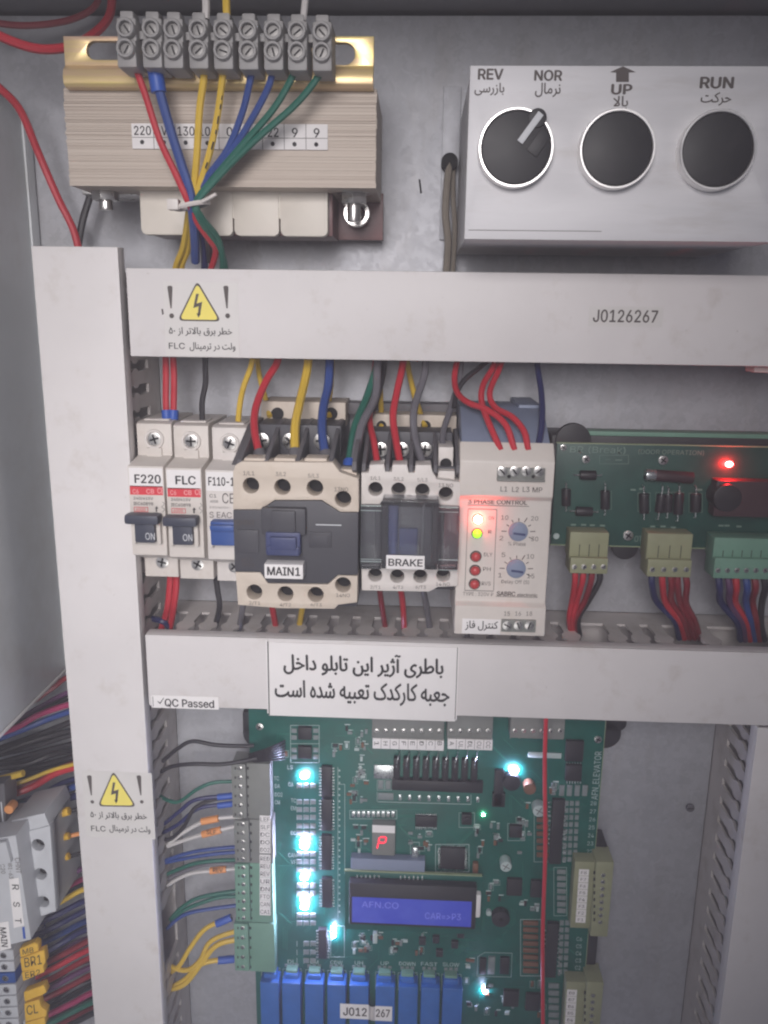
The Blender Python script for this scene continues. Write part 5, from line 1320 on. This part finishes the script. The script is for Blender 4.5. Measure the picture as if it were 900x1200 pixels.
LB.part('lettering', 'inkg', fc).text('NB1-63', *q(46, 318), *q(68, 412), yl + .28, .0, rot=90)
LB.part('lettering', 'inkg', fc).text('C20', *q(4, 335), *q(28, 386), yl + .28, .0, rot=90)
LB.part('blue_mark', 'boot', fc).ppoly([q(*c) for c in ((120, 678), (132, 675), (138, 738), (126, 741))], yl + .1, yl + .4, 0)
TB = Thing('terminal_row', 'row of grey and blue rail terminals below the three pole breaker, bottom left corner', 'terminal row')
for k in range(7):
    v0 = 800 + 62 * k; o = 5 * k
    t = TB.part('terminal', 'bluet' if k == 2 else 'grey', label='blue rail terminal' if k == 2 else None)
    t.ppoly([q(*c) for c in ((-220, v0 + 12), (70 + o, v0), (76 + o, v0 + 56), (-220, v0 + 68))], 8, 50, .7)
    t.ppoly([q(*c) for c in ((62 + o, v0 + 6), (104 + o, v0), (112 + o, v0 + 52), (66 + o, v0 + 54))], 16, 50, .6)
    for u in (18, -40):
        c = q(u + o, v0 + 32); screw(TB, P(*c, 7.6), 2.0, t, cross=False, ang=.3 + k)
    c = q(84 + o, v0 + 26); TB.part('wire_entry', 'dark', t).pcyl(*c, 15.8, 16.4, 1.3)
bl = Thing('terminal_block', 'dark terminal block with an orange button, above the three pole breaker', 'terminal block')
t = bl.part('body', 'mgrey'); t.ppoly([(-12, 920), (5, 918), (8, 976), (-12, 978)], 2, 16, .6)
bl.part('button', 'orange').pcyl(10, 949, 0, 6, 2.6); bl.part('lettering', 'inkl', t).pbox(2, 940, 3.6, 972, 1.8, 2, 0)
G_ = 'wires crowding the lower left corner'
def cr(label, mat, pts, y0, r=1.6, mk=None, dy=14):
    n = len(pts); return wire(label, mat, [(u * K, 780 + v * K, y0 + dy * math.sin(i / (n - 1) * 2.4)) for i, (u, v) in enumerate(pts)], r, G_, marker=mk)
cr('magenta wire just below the grey housing edge', 'w_mag', [(-20, 235), (60, 202), (130, 165), (240, 128), (330, 120)], 20, 1.8)
cr('bright blue wire under the magenta one', 'w_blue', [(-20, 250), (80, 212), (160, 180), (240, 152), (330, 140)], 22, 1.8)
cr('dark purple wire above the magenta one', 'w_pur', [(-20, 215), (80, 170), (150, 130), (230, 90), (330, 60)], 28, 1.6)
cr('dark red wire nearest the housing corner', 'w_dred', [(60, 150), (120, 115), (180, 70), (225, 40), (330, 20)], 30, 1.6)
cr('black wire across the dark gap below the housing', 'w_blk', [(-20, 300), (80, 262), (170, 235), (250, 215), (330, 205)], 34, 1.7)
cr('black wire curving low across the dark gap', 'w_blk', [(-20, 345), (90, 330), (170, 300), (250, 285), (330, 280)], 34, 1.8)
cr('yellow wire thinning out above the red pair', 'w_yel', [(-20, 408), (40, 398), (110, 375), (180, 350), (260, 325), (330, 310)], 18, 1.2)
cr('yellow tipped wire at the left edge above the breaker', 'w_yel', [(-20, 385), (30, 372), (78, 360)], 10, 2.0, dy=2)
cr('red wire, brighter of two above the breaker', 'w_red', [(-20, 450), (50, 430), (120, 400), (190, 360), (260, 340), (330, 330)], 18, 2.0)
cr('dark red wire, duller of two above the breaker', 'w_dred', [(-20, 432), (60, 412), (130, 385), (200, 345), (260, 325), (330, 318)], 24, 1.8)
cr('blue wire behind the top of the three pole breaker', 'w_blue', [(-20, 500), (50, 475), (130, 452), (200, 425), (260, 400), (330, 390)], 22, 2.0)
cr('navy wire above the yellow ferrules', 'w_navy', [(-20, 520), (60, 495), (140, 475), (210, 450), (270, 432), (330, 425)], 22, 2.2)
cr('navy wire between blue wire and red pair', 'w_navy', [(-20, 475), (60, 458), (140, 430), (200, 400), (260, 378), (330, 370)], 26, 1.8)
for k, (v, lab) in enumerate(((494, 'black wire with the highest yellow ferrule beside the breaker'), (577, 'orange wire with the middle yellow ferrule beside the breaker'), (645, 'black wire with the lowest yellow ferrule beside the breaker'))):
    t = cr(lab, ('w_blk', 'orange', 'w_blk')[k], [(120, v + 30), (165, v + 14), (230, v - 6), (280, v - 18), (330, v - 30)], 22, 1.3, None, 6)
    t.parts[0].name = 'insulation'
    a, b_ = P(184 * K, 780 + (v + 4) * K, 24), P(232 * K, 780 + (v - 8) * K, 24)
    m = t.part('ferrule', 'ymark'); m.cyl(a, b_ - a, 2.2 if k else 2.6, (b_ - a).length, 12, .4)
for k, (v, m, lab) in enumerate(((700, 'w_pur', 'purple wire right of the breaker below the ferrules'), (735, 'w_mag', 'magenta wire right of the breaker, above the yellow one'), (770, 'w_yel', 'thick yellow wire crossing right of the breaker'), (810, 'w_navy', 'navy wire below the thick yellow one'), (845, 'w_navy', 'second navy wire below the thick yellow one'), (880, 'w_blue', 'blue wire beneath the two navy ones'), (910, 'w_navy', 'lowest navy wire above the BR1 tag'), (940, 'w_pur', 'purple wire behind the BR1 tag'))):
    cr(lab, m, [(90, v + 70), (150, v + 46), (205, v + 18), (260, v - 12), (300, v - 30), (350, v - 45)], (24 + (k % 3) * 5) if m != 'w_yel' else 18, 1.9 if k > 2 else 1.6)
for k, (v, m, lab) in enumerate(((985, 'w_dred', 'dark red wire fanning out above the bright red one'), (1015, 'w_red', 'bright red wire fanning out beside the BR1 tag'), (1045, 'w_red', 'red wire leaving below the BR1 tag'), (1075, 'w_pur', 'purple wire below the red fan'), (1105, 'w_dred', 'dark red wire above the CL tag'), (1140, 'w_blk', 'black wire beside the CL tag'), (1165, 'w_mag', 'magenta wire under the CL tag'), (1195, 'w_green', 'green wire at the very bottom beside the CL tag'), (1215, 'w_dred', 'lowest dark red wire at the bottom edge'), (1235, 'w_blk', 'black wire at the bottom edge'))):
    cr(lab, m, [(50, v + 50), (110, v + 30), (180, v - 2), (250, v - 40), (310, v - 70), (370, v - 90)], 22 + (k % 3) * 4, 1.9)
for k, (u0, v0, v1, m) in enumerate(((-10, 270, 180, 'w_blk'), (-10, 290, 225, 'w_blk'), (-10, 318, 255, 'w_blk'), (-10, 335, 262, 'w_blk'), (-10, 362, 300, 'w_blk'), (-10, 378, 320, 'w_blk'), (-10, 205, 95, 'w_blk'), (-10, 240, 140, 'w_blk'),
        (60, 560, 470, 'w_navy'), (90, 600, 500, 'w_blk'), (90, 640, 540, 'w_navy'), (100, 690, 590, 'w_blk'), (100, 730, 640, 'w_navy'), (100, 780, 680, 'w_blk'), (100, 850, 740, 'w_blk'), (90, 1000, 890, 'w_blk'), (80, 1060, 940, 'w_blk'), (80, 1120, 1000, 'w_blk'), (80, 1180, 1060, 'w_blk'), (80, 1230, 1130, 'w_blk'))):
    cr(('black' if m == 'w_blk' else 'navy') + ' wire deep in the dark behind the coloured wires', m, [(u0, v0 + 10), ((u0 + 250) / 2, (v0 + v1) / 2 + 8), (260, v1), (350, v1 - 25)], 44, 1.9, None, 6)
def tag_sleeve(label, pts, txts):
    t = Thing('wire_tag', label, 'wire tag', 'yellow printed wire tags'); b = t.part('sleeve', 'ymark')
    yy = 8
    b.ppoly([q(*c) for c in pts], yy, yy + 5, .5)
    for s_, r_ in txts: t.part('lettering', 'ink', b).text(s_, *q(r_[0], r_[1]), *q(r_[2], r_[3]), yy - .02, .0, slope=.3)
tag_sleeve('yellow wire tag printed BR1, between two half hidden tags', ((108, 848), (238, 800), (246, 868), (230, 892), (118, 918)), (('BR1', (132, 834, 226, 884)),))
tag_sleeve('yellow wire tag just above the one printed BR1', ((104, 795), (186, 760), (206, 772), (208, 806), (110, 842)), (('MB', (122, 790, 182, 818)),))
tag_sleeve('yellow wire tag printed ER2 just below the BR1 tag', ((116, 922), (232, 888), (240, 920), (124, 970)), (('ER2', (136, 912, 218, 944)),))
tag_sleeve('blank yellow wire tag with a dark fold above the CL tag', ((128, 1030), (236, 990), (252, 1030), (228, 1045), (132, 1082)), ())
tag_sleeve('yellow wire tag printed CL, above the bottom edge', ((130, 1092), (212, 1068), (222, 1110), (252, 1130), (250, 1160), (136, 1190)), (('CL', (144, 1096, 206, 1146)),))
tag_sleeve('yellow wire tag cut by the bottom edge below the CL tag', ((134, 1196), (240, 1165), (246, 1205), (140, 1230)), ())

# ================================================================== SMALL FITTINGS ON THE RIGHT
t = Thing('plate_screw', 'small dark screw in the bare plate right of the large board', 'screw')
c = P(809, 947, 58.5); p = t.part('plate_screw', ['mgrey', 'dark']); p.cyl((c.x, 58, c.z), (0, 1, 0), 2.6, 2, 18, .5); p.box(c.x - 1.8, c.x + 1.8, 57.8, 58.3, c.z - .3, c.z + .3, 0, 1)
t = Thing('duct_clip', 'white plastic clip under the upper duct at the right photo edge', 'clip')
t.part('duct_clip', 'white').pbox(884, 428, 925, 437, 10, 22, .8)
for t_ in THINGS: t_.finish()
